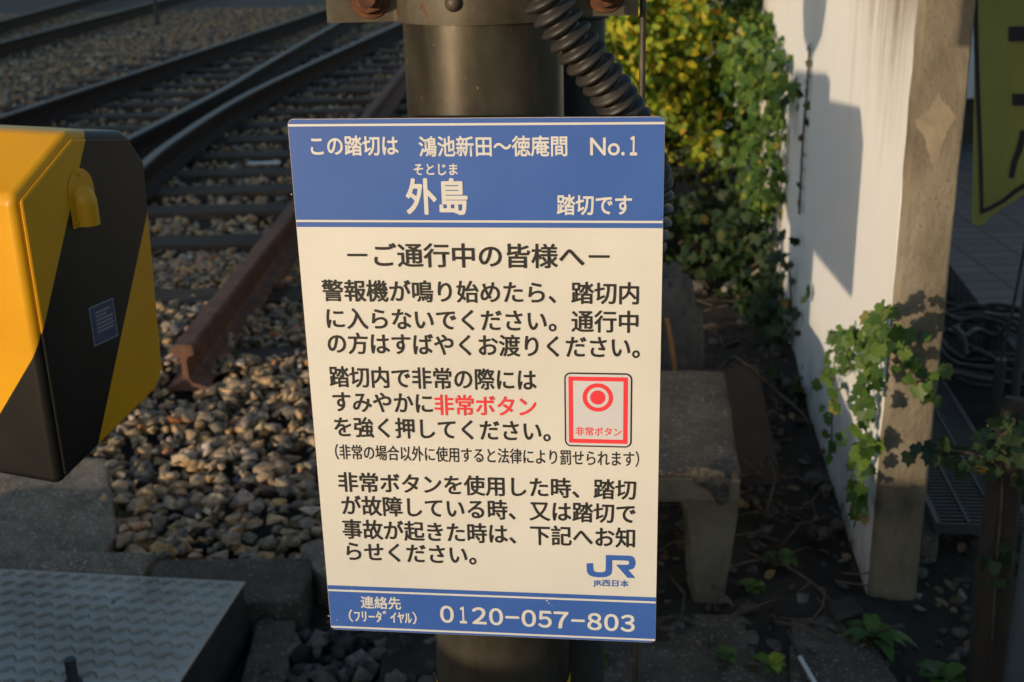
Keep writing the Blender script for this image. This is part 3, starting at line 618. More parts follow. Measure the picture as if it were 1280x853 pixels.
# lettering: real outlines laid on the panel
def lettering(body, pl, pr, hpx, mat, bold=.012, parent=None, w=.0006, name='lettering', kh=.92):
    cu = bpy.data.curves.new('lettering', 'FONT'); cu.body = body; cu.size = 1; cu.resolution_u = 4
    o = bpy.data.objects.new('lettering_source', cu); C.objects.link(o)
    dg = bpy.context.evaluated_depsgraph_get(); me = bpy.data.meshes.new_from_object(o.evaluated_get(dg)); bpy.data.objects.remove(o)
    n = len(me.vertices); co = np.empty(n * 3); me.vertices.foreach_get('co', co); co = co.reshape(-1, 3)
    x0, x1 = co[:, 0].min(), co[:, 0].max()
    ua, va = uv(*pl); ub, vb = uv(*pr); vm = (va + vb) / 2
    pxm = suv((pl[0] + pr[0]) / 2, (pl[1] + pr[1]) / 2 - hpx / 2)[2] - suv((pl[0] + pr[0]) / 2, (pl[1] + pr[1]) / 2 + hpx / 2)[2]
    sy = pxm / kh; sx = (ub - ua) / (x1 - x0)
    # thicken the strokes: the outline swept round a small circle
    src = bmesh.new(); src.from_mesh(me); bmesh.ops.triangulate(src, faces=src.faces); src.verts.index_update()
    tri = np.array([[q.index for q in p.verts] for p in src.faces]); co = np.array([q.co for q in src.verts]); src.free(); K = 10
    tri = np.concatenate([tri + k * n for k in range(K)])
    lay = np.repeat(np.arange(K), n) * 4e-6
    co = np.concatenate([co + np.array([bold * math.cos(2 * math.pi * k / K), bold * math.sin(2 * math.pi * k / K) * .9, 0]) for k in range(K)]); n *= K
    bpy.data.meshes.remove(me); me = soup('lettering', co, tri); x0 -= bold; x1 += bold; sx = (ub - ua) / (x1 - x0)
    U = ua + (co[:, 0] - x0) * sx; Vv = vm - (co[:, 1] - .38 if kh > .8 else co[:, 1] - .36) * sy
    out = np.stack([U - SW / 2, -w - lay, SH - Vv], 1); me.vertices.foreach_set('co', out.ravel()); me.update()
    if len(me.polygons) and sum(p.normal.y * p.area for p in me.polygons) > 0: me.flip_normals()
    me.materials.clear(); return spart(name, me, mat, parent)
WHT, BLK, RED, BLU = 'sign_line', 'ink_black', 'ink_red', 'ink_blue'
lettering('この踏切は', (388.3, 182), (498.2, 182.2), 24.5, WHT, .022)
lettering('鴻池新田～徳庵間', (523.6, 182.7), (709.3, 183), 25, WHT, .020)
lettering('No.', (737.7, 182.4), (781, 182.6), 23, WHT, .014, kh=.73)
lettering('１', (787.5, 182.4), (796.5, 182.6), 23, WHT, .030, kh=.74)
lettering('そとじま', (517.2, 211.5), (572.1, 211.8), 15, WHT, .022)
lettering('外島', (507.3, 245.3), (584.6, 246.2), 43.5, WHT, .028)
lettering('踏切です', (696, 256), (790, 256.3), 25, WHT, .022)
lettering('－ご通行中の皆様へ－', (433.9, 317.7), (762, 321.6), 29.5, BLK, .019)
lettering('警報機が鳴り始めたら、踏切内', (402.3, 362.6), (798.6, 367.3), 26.8, BLK, .019)
lettering('に入らないでください。通行中', (408, 397.8), (797.9, 402.5), 26.5, BLK, .019)
lettering('の方はすばやくお渡りください。', (409.5, 428.7), (799.7, 434.6), 26.5, BLK, .019)
lettering('踏切内で非常の際には', (411.6, 470.2), (670.3, 475.6), 26, BLK, .019)
lettering('すみやかに', (415.9, 501.6), (540.6, 504.6), 25.5, BLK, .019)
lettering('非常ボタン', (542.8, 505.3), (670.3, 509), 25.0, RED, .019)
lettering('を強く押してください。', (417.7, 533.1), (688, 539.6), 25, BLK, .019)
lettering('（非常の場合以外に使用すると法律により罰せられます）', (418.8, 563.8), (798.6, 574.8), 18.5, BLK, .010)
lettering('非常ボタンを使用した時、踏切', (422.7, 601.3), (795, 613.4), 24.2, BLK, .019)
lettering('が故障している時、又は踏切で', (426.9, 631), (794.3, 642.6), 24.2, BLK, .019)
lettering('事故が起きた時は、下記へお知', (428, 660.2), (793.6, 673.5), 24, BLK, .019)
lettering('らせください。', (432.9, 688.3), (595.2, 694.5), 23.5, BLK, .019)
lettering('JR西日本', (741.2, 728.0), (785.7, 729.6), 8.2, BLU, .015)
lettering('連絡先', (450.9, 752.5), (501.4, 754.2), 14.8, WHT, .020)
lettering('（ﾌﾘｰﾀﾞｲﾔﾙ）', (436, 768.8), (521, 773.2), 14.6, WHT, .016)
for ch_, xa, xb in zip('０１２０－０５７－８０３', (437, 508, 553, 615, 674, 733, 793, 850, 914, 972, 1033, 1093), (487, 534, 606, 666, 725, 786, 843, 904, 963, 1025, 1086, 1145)):
    yc = 680 + (255 + 33 * (((xa + xb) / 2 - 462) / 657)) / 2.909; lettering(ch_, (400 + xa / 2.909, yc), (400 + xb / 2.909, yc + .4), 20.6, WHT, .026, kh=.77)
# company mark
lg = [(155, 280), (245, 280), (247, 355), (254, 388), (275, 405), (310, 411), (385, 411), (415, 402), (430, 380), (433, 350), (433, 160), (780, 171), (820, 183), (848, 212), (861, 250), (862, 292), (849, 335), (825, 362), (795, 373), (755, 375),
      (857, 494), (750, 491), (582, 301), (735, 304), (762, 296), (773, 276), (770, 256), (752, 243), (700, 240), (522, 235), (522, 375), (516, 420), (495, 452), (455, 474), (400, 483), (300, 482), (230, 470), (185, 445), (160, 405), (155, 360)]
sdecal('company_mark', [uv(720 + a / 11.636, 680 + b / 11.636) for a, b in lg], .0006, 'ink_blue')
# emergency button pictogram
pc = [uv(705, 465), uv(790.6, 467.3), uv(789.6, 560.3), uv(706.2, 557.5)]
pu0, pu1 = (pc[0][0] + pc[3][0]) / 2, (pc[1][0] + pc[2][0]) / 2; pv0, pv1 = (pc[0][1] + pc[1][1]) / 2, (pc[2][1] + pc[3][1]) / 2
mmx = .349 / 420
pic = sdecal('button_pictogram', rrect(pu0, pv0, pu1, pv1, .0065, 8), .0003, 'ink_black')
t = .0016; sdecal('pictogram_ground', rrect(pu0 + t, pv0 + t, pu1 - t, pv1 - t, .0050, 8), .00045, 'pict_grey', pic)
a = .0042; b2 = a + .0044
sring('red_frame', [(pu0 + a, pv0 + a), (pu1 - a, pv0 + a), (pu1 - a, pv1 - a), (pu0 + a, pv1 - a)], [(pu0 + b2, pv0 + b2), (pu1 - b2, pv0 + b2), (pu1 - b2, pv1 - b2), (pu0 + b2, pv1 - b2)], .0006, 'ink_red', pic)
cu_, cv_ = uv(747.3, 496.9); R1 = abs(uv(747.3 + 19.2, 496.9)[0] - cu_); R2 = R1 * .715; R3 = R1 * .50
circ = lambda r: [(cu_ + r * math.cos(2 * math.pi * k / 48), cv_ + r * math.sin(2 * math.pi * k / 48)) for k in range(48)]
sring('red_ring', circ(R1), circ(R2), .0006, 'ink_red', pic); sdecal('red_disc', circ(R3), .0006, 'ink_red', pic)
lettering('非常ボタン', (719.5, 538.4), (777, 540.6), 10.6, RED, .018, parent=pic)
# brackets to the pole
for v in (.10, SH - .12):
    mb = MB(); z = SH - v
    mb.box((.035, .0022 + .0025, z), (.20, .005, .03)); mb.box((.0, .045, z), (.04, .08, .028)); spart('bracket', mb.mesh('bracket'), 'dark_steel')
# a few chips at the rim and a scratch
MT['chip'] = flat('chip', (.62, .60, .58))
for (x, y, r) in ((364.5, 243, .0009), (411, 770, .0011), (689, 767, .0008), (684, 751, .0012), (686, 754, .0009), (440, 737, .0007), (421, 775, .0007), (690, 757, .0006)):
    uu, vv = uv(x, y); sdecal('paint_chip', [(uu + r * math.cos(k * 1.05) * random.uniform(.6, 1.2), vv + r * .7 * math.sin(k * 1.05) * random.uniform(.6, 1.2)) for k in range(6)], .0005, 'chip')

# ------------------------------------------------------------------ yellow and black barrier machine
BE = math.radians(22); MS = np.array([math.sin(BE), math.cos(BE), 0]); MN = np.array([math.cos(BE), -math.sin(BE), 0])   # along the end plate, out of it
MY = 1.40; r0 = ray(75, 610); M0 = r0 * (MY / r0[1]) + np.array([0, 0, CAM_H]); MZ = M0[2]
def mac(px, py):
    p = on_plane(px, py, M0, MN) - M0; return float(np.dot(p, MS)), float(p[2])
def mp_(s, t, z): return M0 + MS * s - MN * t + np.array([0, 0, z])            # t = back from the end plate
prof = [(0, 0), (.0, mac(8, 250)[1]), (mac(85, 164)[0], mac(85, 163.5)[1]), mac(159, 163.5), (mac(182, 200)[0], mac(182, 200)[1]), (mac(203, 462)[0] + .004, mac(203, 462)[1]), (mac(196, 490)[0], mac(196, 490)[1])]
a1, a2 = mac(109.5, 163), mac(44, 441); b1, b2_ = mac(179.5, 271), mac(120, 567)
k1 = (a1[1] - a2[1]) / (a1[0] - a2[0]); k2 = (b1[1] - b2_[1]) / (b1[0] - b2_[0]); kk = (k1 + k2) / 2
c1 = (a1[1] - kk * a1[0] + a2[1] - kk * a2[0]) / 2; c2 = (b1[1] - kk * b1[0] + b2_[1] - kk * b2_[0]) / 2
def stripe_material():
    m, nt, b = base_mat('barrier_paint', .32, 0, .28); L = nt.links.new
    tc = N(nt, 'ShaderNodeTexCoord'); sx = N(nt, 'ShaderNodeSeparateXYZ'); L(tc.outputs['Object'], sx.inputs[0])     # x = s, y = t, z
    m1 = N(nt, 'ShaderNodeMath', operation='MULTIPLY_ADD'); L(sx.outputs[0], m1.inputs[0]); m1.inputs[1].default_value = -kk; L(sx.outputs[2], m1.inputs[2])
    m2 = N(nt, 'ShaderNodeMath', operation='MULTIPLY_ADD'); L(sx.outputs[1], m2.inputs[0]); m2.inputs[1].default_value = 1.2; L(m1.outputs[0], m2.inputs[2])
    # black between c2 and c1, repeating
    per = (c1 - c2) * 2.0
    d = N(nt, 'ShaderNodeMath', operation='SUBTRACT'); L(m2.outputs[0], d.inputs[0]); d.inputs[1].default_value = c2
    d2 = N(nt, 'ShaderNodeMath', operation='DIVIDE'); L(d.outputs[0], d2.inputs[0]); d2.inputs[1].default_value = per
    fr = N(nt, 'ShaderNodeMath', operation='FRACT'); L(d2.outputs[0], fr.inputs[0])
    lt = N(nt, 'ShaderNodeMath', operation='LESS_THAN'); L(fr.outputs[0], lt.inputs[0]); lt.inputs[1].default_value = .5
    n1 = N(nt, 'ShaderNodeTexNoise'); n1.inputs['Scale'].default_value = 7; n1.inputs['Detail'].default_value = 7; L(tc.outputs['Object'], n1.inputs['Vector'])
    ry = ramp(nt, [(.3, (.58, .275, .006)), (.7, (.70, .35, .010))]); rb = ramp(nt, [(.3, (.007, .007, .008)), (.7, (.014, .0135, .013))])
    L(n1.outputs['Fac'], ry.inputs[0]); L(n1.outputs['Fac'], rb.inputs[0])
    mx = N(nt, 'ShaderNodeMix', data_type='RGBA'); L(lt.outputs[0], mx.inputs[0]); L(ry.outputs[0], mx.inputs[6]); L(rb.outputs[0], mx.inputs[7])
    # dust film
    n3 = N(nt, 'ShaderNodeTexNoise'); n3.inputs['Scale'].default_value = 3; n3.inputs['Detail'].default_value = 8; L(tc.outputs['Object'], n3.inputs['Vector'])
    r3 = ramp(nt, [(.42, (0, 0, 0)), (.8, (.055, .055, .055))]); L(n3.outputs['Fac'], r3.inputs[0])
    m3 = N(nt, 'ShaderNodeMix', data_type='RGBA'); L(r3.outputs[0], m3.inputs[0]); L(mx.outputs[2], m3.inputs[6]); m3.inputs[7].default_value = (.30, .24, .17, 1)
    L(m3.outputs[2], b.inputs['Base Color'])
    mr = N(nt, 'ShaderNodeMapRange'); mr.inputs[3].default_value = .26; mr.inputs[4].default_value = .48; L(n3.outputs['Fac'], mr.inputs[0]); L(mr.outputs[0], b.inputs['Roughness'])
    bp = N(nt, 'ShaderNodeBump'); bp.inputs['Strength'].default_value = .06; bp.inputs['Distance'].default_value = .01; L(n1.outputs['Fac'], bp.inputs['Height']); L(bp.outputs[0], b.inputs['Normal'])
    return m
MT['barrier_paint'] = stripe_material()
mroot = thing('barrier_machine', tuple(M0), 'yellow and black striped barrier machine box with a vent hood, left edge', 'barrier machine')
mroot.rotation_euler = (0, 0, math.atan2(MS[1], MS[0]))          # local x = along the plate, local y = back from it (-MN)
def mloc(s, t, z): return (s, t, z)
def mpart(name, me, mat, parent=None, smooth=None): return link(name, me, mat, parent or mroot, smooth, world=False)
mb = MB(); mb.prism([(s, 0, z) for s, z in prof], (0, 1.0, 0))
mpart('housing', mb.mesh('housing', bevel=.012, seg=5), 'barrier_paint', smooth=50)
# end cover: thin lid whose rim shows as a seam
def inset(poly, d):
    c = np.mean(poly, 0); out = []
    n = len(poly)
    for i in range(n):
        p0, p1, p2 = [np.array(poly[(i + k) % n]) for k in (-1, 0, 1)]
        e1 = (p1 - p0) / np.linalg.norm(p1 - p0); e2 = (p2 - p1) / np.linalg.norm(p2 - p1)
        n1, n2 = np.array([-e1[1], e1[0]]), np.array([-e2[1], e2[0]])
        if np.dot(c - p1, n1) < 0: n1 = -n1
        if np.dot(c - p1, n2) < 0: n2 = -n2
        out.append(tuple(p1 + (n1 + n2) / (1 + np.dot(n1, n2)) * d))
    return out
pin = inset(prof, .0095)
mb = MB(); mb.prism([(s, .0005, z) for s, z in pin], (0, -.0055, 0))
mpart('end_cover', mb.mesh('end_cover', bevel=.0035, seg=4), 'barrier_paint', smooth=50)
# vent hood
MT['hood_yellow'] = noise_mat('hood_yellow', [(.3, (.56, .27, .006)), (.7, (.68, .34, .012))], scale=12, rough=.4, bump=.04)
hs0, hz0 = mac(87, 283); hs1, hz1 = mac(119, 279); _, hzt = mac(98, 209)
hw = hs1 - hs0; hb = (hz0 + hz1) / 2; hh = hzt - hb; hc = (hs0 + hs1) / 2
mb = MB(); fl = [(hc - hw / 2, hb)] + [(hc + hw / 2 * math.cos(a), hb + hh - hw * .62 + hw * .62 * math.sin(a)) for a in np.linspace(math.pi, 0, 14)] + [(hc + hw / 2, hb)]
mb.prism([(s, -.0052, z) for s, z in fl], (0, -.0015, 0))
hood = mpart('vent_hood', mb.mesh('vent_hood', bevel=.0004, seg=1), 'hood_yellow', smooth=40)
mb = MB(); rows = []
for k in range(9):
    f = k / 8; zz = hb + .001 + (hh - hw * .42) * f; dep = .019 * (1 - max(0, (f - .55) / .45) ** 2 * .95)
    rows.append([(hc + hw * .33 * (math.cos(a)) * (1 if f < .6 else math.sqrt(max(.05, 1 - ((f - .6) / .42) ** 2))), -.0060 - dep * math.sin(a), zz) for a in np.linspace(math.pi, 0, 13)])
vs = [p for r_ in rows for p in r_]; mb.add(vs, [(i * 13 + j, i * 13 + j + 1, (i + 1) * 13 + j + 1, (i + 1) * 13 + j) for i in range(8) for j in range(12)] + [tuple(range(8 * 13, 9 * 13))])
mpart('hood_cowl', mb.mesh('hood_cowl'), 'hood_yellow', hood, smooth=70)
for (fx, fz) in ((-.36, .09), (-.36, .52), (.0, .90)):
    x, z = hc + hw * fx, hb + hh * fz
    mb = MB(); mb.tube([(x, -.0064, z), (x, -.0092, z)], .0028, 12); mpart('screw', mb.mesh('screw', bevel=.0006), 'hood_yellow', hood, smooth=40)
# small rating plate, worn
st = [mac(108, 388), mac(137.5, 368), mac(142.5, 415), mac(114, 438)]
MT['plate_blue'] = noise_mat('plate_blue', [(.3, (.030, .045, .10)), (.7, (.05, .07, .15))], scale=30, rough=.45, bump=0)
MT['plate_line'] = flat('plate_line', (.22, .24, .30))
def mdecal(name, poly, y, mat, parent):
    mb = MB(); mb.add([(s, y, z) for s, z in poly], [tuple(range(len(poly)))]); me = mb.mesh(name)
    if me.polygons[0].normal.y > 0: me.flip_normals()
    return mpart(name, me, mat, parent)
su, du = st[0][0], (st[1][0] + st[2][0]) / 2 - (st[0][0] + st[3][0]) / 2; zt = (st[0][1] + st[1][1]) / 2; zb = (st[2][1] + st[3][1]) / 2; su = (st[0][0] + st[3][0]) / 2
rp = mdecal('rating_plate', [(su, zb), (su + du, zb), (su + du, zt), (su, zt)], -.0053, 'plate_line', None)
q = .0016; mdecal('plate_field', [(su + q, zb + q), (su + du - q, zb + q), (su + du - q, zt - q), (su + q, zt - q)], -.0055, 'plate_blue', rp)
for k in range(6):
    zz = zt - .010 - k * .0052; wdt = random.uniform(.45, .72) * du; mdecal('plate_print', [(su + du * .2, zz - .0016), (su + du * .2 + wdt, zz - .0016), (su + du * .2 + wdt, zz + .0010), (su + du * .2, zz + .0010)], -.0057, 'plate_line', rp)
# pedestal under the far part of the machine (outside the frame)
mb = MB(); mb.box((.12, .66, -(M0[2] + .06) / 2 + .02), (.15, .38, M0[2] + .10))
mpart('pedestal', mb.mesh('pedestal', bevel=.01), 'dark_steel', smooth=40)

# rear cover outside the frame; unseen blob on a stem added for its wall shadow
mb = MB(); mb.box((.12, .66, .46), (.15, .56, .09)); mpart('rear_cover', mb.mesh('rear_cover', bevel=.02, seg=2), 'barrier_paint', smooth=40)
mb = MB(); mb.tube([(.12, .67, .50), (.12, .67, .57)], .016, 12); mpart('caster_stem', mb.mesh('caster_stem'), 'dark_steel', smooth=40)
mb = MB(); mb.tube([(.12, .67, .56), (.12, .67, .585), (.12, .67, .62), (.12, .67, .70), (.12, .67, .95), (.12, .67, 1.0)], [.02, .08, .14, .175, .185, .15], 24); mpart('shadow_caster', mb.mesh('shadow_caster'), 'dark_steel', smooth=60)  # unseen flared shape, added only to cast the soft shadow high on the wall

# ------------------------------------------------------------------ concrete stand right of the pole
cst = thing('concrete_stand', (.2, 2.5, -.03), 'low weathered concrete stand with flat top and tapered front leg with a chipped corner', 'concrete stand')
ZT = .305
f1, f2 = on_z(926, 592, ZT), on_z(820, 572, ZT); b1_, b2b = on_z(905, 462, ZT), on_z(838, 455, ZT)
xr, yf = f1[0], f1[1]
# the stand: top slab from y=yf back, right edge running back
dirb = np.array([b1_[0] - f1[0], b1_[1] - f1[1], 0]); wid = np.array([-.62, .045, 0])
T = [f1, f1 + dirb, f1 + dirb + wid * .98, f1 + wid]; th = .066
mb = MB(); mb.prism([(p[0], p[1], ZT - th) for p in T], (0, 0, th))
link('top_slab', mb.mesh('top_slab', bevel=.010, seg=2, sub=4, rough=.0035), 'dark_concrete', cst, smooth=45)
lp = [(925, 606), (923, 640), (915, 700), (905, 752), (905, 790), (868, 790), (868, 752), (866, 715), (863, 675), (858, 645), (850, 626), (836, 616), (820, 613), (820, 600)]
def leg(mirror, back):
    q = []
    for x, y in lp:
        p = at_y(x, min(y, 760), f1[1] + .002); p[2] = -.06 if y > 760 else min(p[2], ZT - th + .004)
        if mirror: t_ = (p - f1)[0]; p[0] = f1[0] + wid[0] - t_
        q.append(p + dirb * back)
    mb = MB(); mb.prism(q, (0, .11, 0)); return link('leg', mb.mesh('leg', bevel=.006, seg=2, sub=3, rough=.003), 'old_concrete', cst, smooth=45)
for m_ in (False, True):
    for b_ in (0, .80): leg(m_, b_)
# front beam face in warmer old concrete, slightly proud, and the broken corner showing aggregate
mb = MB(); n_ = np.array([0, -1, 0]) * .004
mb.prism([f1 + wid * .0 + np.array([0, -.0035, -.012]), f1 + wid + np.array([0, -.0035, -.012]), f1 + wid + np.array([0, -.0035, -th + .004]), f1 + np.array([0, -.0035, -th + .004])], (0, .02, 0))
link('front_beam', mb.mesh('front_beam', bevel=.003, sub=3, rough=.002), 'old_concrete', cst, smooth=45)
rng = np.random.default_rng(9); cpts = [(858, 583), (880, 582), (905, 588), (913, 600), (910, 620), (900, 632), (888, 612), (868, 603)]
mb = MB(); yb = f1[1] - .002
cc = [at_y(x, y, yb) for x, y in cpts]; mb.prism(cc, (0, -.006, 0))
link('broken_corner', mb.mesh('broken_corner', bevel=.003, sub=3, rough=.004, seed=2), 'pebble_face', cst, smooth=30)

# ------------------------------------------------------------------ things behind and beside the stand
def lump(name, c, r, mat, label, cat, seed, amp=.22, freq=4.5):
    from mathutils import noise
    bm = bmesh.new(); bmesh.ops.create_icosphere(bm, subdivisions=5, radius=1)
    for v in bm.verts:
        p = v.co.copy(); f = noise.fractal(p * freq * .45 + Vector((seed, 0, 0)), 1, 2, 5) * amp + abs(noise.noise(p * freq + Vector((0, seed, 0)))) * amp * .6
        v.co = Vector((p.x * r[0], p.y * r[1], p.z * r[2])) * (1 + f) + Vector(c)
    me = bpy.data.meshes.new(name); bm.to_mesh(me); bm.free(); return tag(link(name, me, mat, smooth=180), label, cat)
MT['dark_bag'] = noise_mat('dark_bag', [(.3, (.040, .040, .042)), (.7, (.085, .085, .088))], scale=9, rough=.55, bump=.7, bscale=16, bdist=.02)
bc = at_y(838, 400, 3.25)
lump('plastic_sack', (bc[0] - .01, 3.25, .17), (.10, .10, .27), 'dark_bag', 'crumpled dark grey sack standing behind the concrete stand', 'sack', 3)
MT['dark_sheet'] = noise_mat('dark_sheet', [(.3, (.018, .013, .010)), (.5, (.035, .026, .02)), (.75, (.06, .048, .038))], scale=5, rough=.8, bump=.4, bscale=30)
mb = MB(); q = [at_y(893, 470, 3.15), at_y(948, 462, 3.3), at_y(975, 598, 3.0), at_y(905, 610, 2.9)]
q[2] = on_z(978, 605, -.02); q[3] = on_z(912, 612, -.02)
mb.prism(q, (0, .02, .012)); tag(link('leaning_board', mb.mesh('leaning_board', bevel=.003), 'dark_sheet', smooth=40), 'dark brown board leaning behind the concrete stand', 'board')
mb = MB(); a = at_y(833, 398, 3.08); b = at_y(843, 448, 3.05); mb.tube([a, (a * .4 + b * .6), np.array([b[0] + .03, b[1] - .02, .0])], .006, 8)
MT['orange_wood'] = noise_mat('orange_wood', [(.3, (.20, .09, .03)), (.7, (.34, .17, .06))], scale=20, rough=.8, bump=.3)
tag(link('wooden_stick', mb.mesh('wooden_stick'), 'orange_wood', smooth=60), 'thin orange brown stick leaning on the sack behind the stand', 'stick')
# bent twigs
def twig(pts, r, label, mat='twig'):
    p = bez(pts, 10); mb = MB(); mb.tube(p, [r * (1 - .6 * i / len(p)) for i in range(len(p))], 8)
    return tag(link('dry_twig', mb.mesh('dry_twig'), mat, smooth=60), label, 'twig', 'dry twigs on the dark soil')
twig([on_z(893, 470, .06), at_y(915, 448, 3.4), on_z(930, 455, .22), on_z(965, 485, .10), on_z(1005, 520, .06), on_z(1015, 548, .0)], .006, 'long arched twig over the leaning board, its tip by the wall foot')
twig([on_z(905, 362, .2), at_y(920, 350, 4.3), at_y(945, 340, 4.3), at_y(968, 318, 4.3)], .010, 'pale bent branch below the ivy at the white wall', 'pale_twig')
twig([on_z(900, 712, .02), on_z(960, 700, .02), on_z(1010, 725, .02), on_z(1045, 758, .005)], .005, 'thin twig on the soil left of the post foot')
twig([on_z(908, 672, .02), on_z(940, 668, .015), on_z(975, 676, .012)], .0045, 'short straight twig right of the tapered leg')
twig([on_z(958, 640, .02), on_z(968, 600, .06), on_z(962, 575, .1)], .004, 'upright stem behind the rubble between the leg and the wall')
# broken slab and flat stones near the bottom
def slab(name, pxs, z0, h, mat, label, cat, rough=.006, seed=0):
    mb = MB(); q = [on_z(x, y, z0 + h) for x, y in pxs]; mb.prism([(p[0], p[1], z0) for p in q], (0, 0, h))
    return tag(link(name, mb.mesh(name, bevel=.008, seg=2, sub=4, rough=rough, seed=seed), mat, smooth=45), label, cat)
slab('concrete_slab', [(985, 772), (1045, 760), (1090, 790), (1130, 870), (1120, 960), (1010, 960), (990, 850)], -.05, .07, 'dark_concrete', 'cracked dark concrete slab on the soil before the post foot', 'concrete slab', seed=3)
slab('concrete_patch', [(700, 790), (850, 765), (930, 770), (985, 800), (990, 870), (960, 980), (690, 980)], -.05, .055, 'dark_concrete', 'rough dark concrete patch on the ground below the sign', 'concrete patch', rough=.010, seed=6)
slab('flat_tile', [(1030, 752), (1066, 742), (1082, 762), (1045, 775)], .022, .012, 'dark_sheet', 'small dark tile lying at the foot of the post', 'tile', rough=.001)
mb = MB(); a, b = on_z(1000, 822, .035), on_z(1018, 853, .035); b = b + (b - a) * .4; mb.tube([a, b], .0045, 10)
MT['white_plastic'] = flat('white_plastic', (.55, .55, .55))
tag(link('plastic_tube', mb.mesh('plastic_tube'), 'white_plastic', smooth=60), 'white thin plastic tube lying on the dark slab at the bottom', 'tube')
mb = MB(); mb.tube([on_z(985, 790, .035), a], .004, 10); tag(link('cable_piece', mb.mesh('cable_piece'), 'rubber', smooth=60), 'short black cable end at the tip of the white tube', 'cable')
# strip of white litter among the sleepers, and the thin post between the tracks
mb = MB(); lc = on_z(330, 203, .04); mb.box((lc[0], lc[1], .035), (.20, .045, .012), .0)
MT['litter_white'] = flat('litter_white', (.42, .45, .52)); tag(link('white_strip', mb.mesh('white_strip', bevel=.003), 'litter_white'), 'small white strip lying between the sleepers by the sign', 'litter')
pp = on_z(197, 31, 0); mb = MB(); mb.tube([(pp[0], pp[1], -.05), (pp[0], pp[1], 1.0)], .035, 14)
tag(link('marker_post', mb.mesh('marker_post'), 'dark_steel', smooth=40), 'thin dark post standing in the gravel between the two tracks', 'post')

# ------------------------------------------------------------------ shrubs and ivy
def shrub(name, label, mat, lobes, n, size, stems, seed, tmpl=LEAF_OVAL, cat='shrub', face=(-.5, -.7, .35)):
    rng = np.random.default_rng(seed); Pn = []; Fc = []
    tot = sum(l[1][0] * l[1][1] + l[1][0] * l[1][2] for l in lobes)
    for c, r in lobes:
        k = max(8, int(n * (r[0] * r[1] + r[0] * r[2]) / tot)); nc = max(6, k // 16)
        d = rng.normal(size=(nc, 3)); d /= np.linalg.norm(d, axis=1)[:, None]; rad = rng.uniform(.45, 1.12, nc) ** .6
        cen = np.array(c) + d * np.array(r) * rad[:, None]
        ax = d * .5 + np.array([0, 0, .35]) + rng.normal(scale=.4, size=(nc, 3)); ax /= np.linalg.norm(ax, axis=1)[:, None]
        per = 17; t = np.tile(np.linspace(0, 1, per), nc); ci = np.repeat(np.arange(nc), per)
        P = cen[ci] + ax[ci] * ((t - .3) * size * 4.6)[:, None] - np.array([0, 0, 1]) * ((t ** 2) * size * 1.3)[:, None] + rng.normal(scale=size * .45, size=(nc * per, 3))
        Pn.append(P); Fc.append(d[ci] * .55 + np.array(face) * .6)
    P = np.concatenate(Pn); k = P[:, 2] > .02
    root = thing(name, tuple(np.array([P[:, 0].mean(), P[:, 1].mean(), 0])), label, cat)
    link('foliage', leaves('foliage', P[k], size, rng, np.concatenate(Fc)[k], .55, .5, tmpl), mat, root)
    for a in stems:
        b = lobes[rng.integers(len(lobes))][0]; mb = MB()
        mb.tube(bez([a, (np.array(a) + np.array(b)) / 2 + rng.normal(scale=.05, size=3), b], 6), [.012 - .0005 * i for i in range(13)], 7)
        link('stem', mb.mesh('stem'), 'twig', root, smooth=60)
    return root
# yellow green shrub behind the pole, in the sun
shrub('leafy_shrub', 'yellow green leafy shrub behind the conduit, catching the sun', 'leaf_yellow',
      [((.50, 5.35, .75), (.26, .28, .34)), ((.72, 5.5, .55), (.22, .25, .28)), ((.42, 5.6, 1.15), (.30, .3, .34)), ((.80, 5.55, 1.08), (.24, .3, .36)), ((.66, 5.35, .95), (.2, .22, .3)), ((.36, 5.45, .55), (.2, .25, .2))],
      7500, .046, [(.5, 5.6, 0), (.7, 5.7, 0), (.42, 5.7, 0)], 21)
def wall_ivy(name, label, mat, n, fn, size, seed, off=(.015, .10), extra=None):
    rng = np.random.default_rng(seed); t, z, d = fn(rng, n)
    hole = vnoise(t, z, 2.6, 4) + .6 * vnoise(t * 2.2, z * .9, 4.5, 9); k = hole > -.17; t, z, d = t[k], z[k], d[k]; n = len(t); P = WB + WD * t[:, None] + WN * (off[0] + (off[1] - off[0]) * d)[:, None] + np.array([0, 0, 1.0]) * z[:, None]
    root = thing(name, tuple(wallp(float(t.mean()), .02, max(0, float(z.min())))), label, 'ivy')
    link('foliage', leaves('foliage', P, size, rng, WN * .8 + np.array([-.1, -.45, .25]), .42, .8, LEAF_IVY), mat, root)
    for i in rng.integers(0, n, 9):
        tt, zz = t[i], z[i]; mb = MB()
        mb.tube(bez([wallp(tt, .006, max(.0, z.min())), wallp(tt + rng.normal(scale=.05), .010, (zz + z.min()) / 2), wallp(tt + rng.normal(scale=.1), .012, zz)], 6), .0035, 6)
        link('stem', mb.mesh('stem'), 'twig', root, smooth=60)
    return root
def ivy_fn(rng, n):
    # dense away from the post, ragged towards it
    e = rng.beta(1.3, 1.6, n); t = 1.68 + e * 3.2; z = rng.uniform(.34, 1.75, n); edge = .28 * np.sin(z * 7.0) + .14 * np.sin(z * 17 + 1) + np.clip((z - .88) * 11, 0, 1.9) + np.where(z < .45, .1, 0)
    t = np.maximum(t, 1.68 + edge + .5 * e); return t, z, rng.uniform(0, 1, n) ** 1.3 * (.35 + 1.1 * np.clip(e, 0, 1))
wall_ivy('wall_ivy', 'green ivy curtain covering the far part of the white wall', 'leaf_green', 5200, ivy_fn, .045, 31, (.01, .26))
def low_fn(rng, n):
    t = rng.uniform(1.05, 3.6, n); z = rng.beta(1.1, 2.0, n) * .48; return t, z, rng.uniform(0, 1, n)
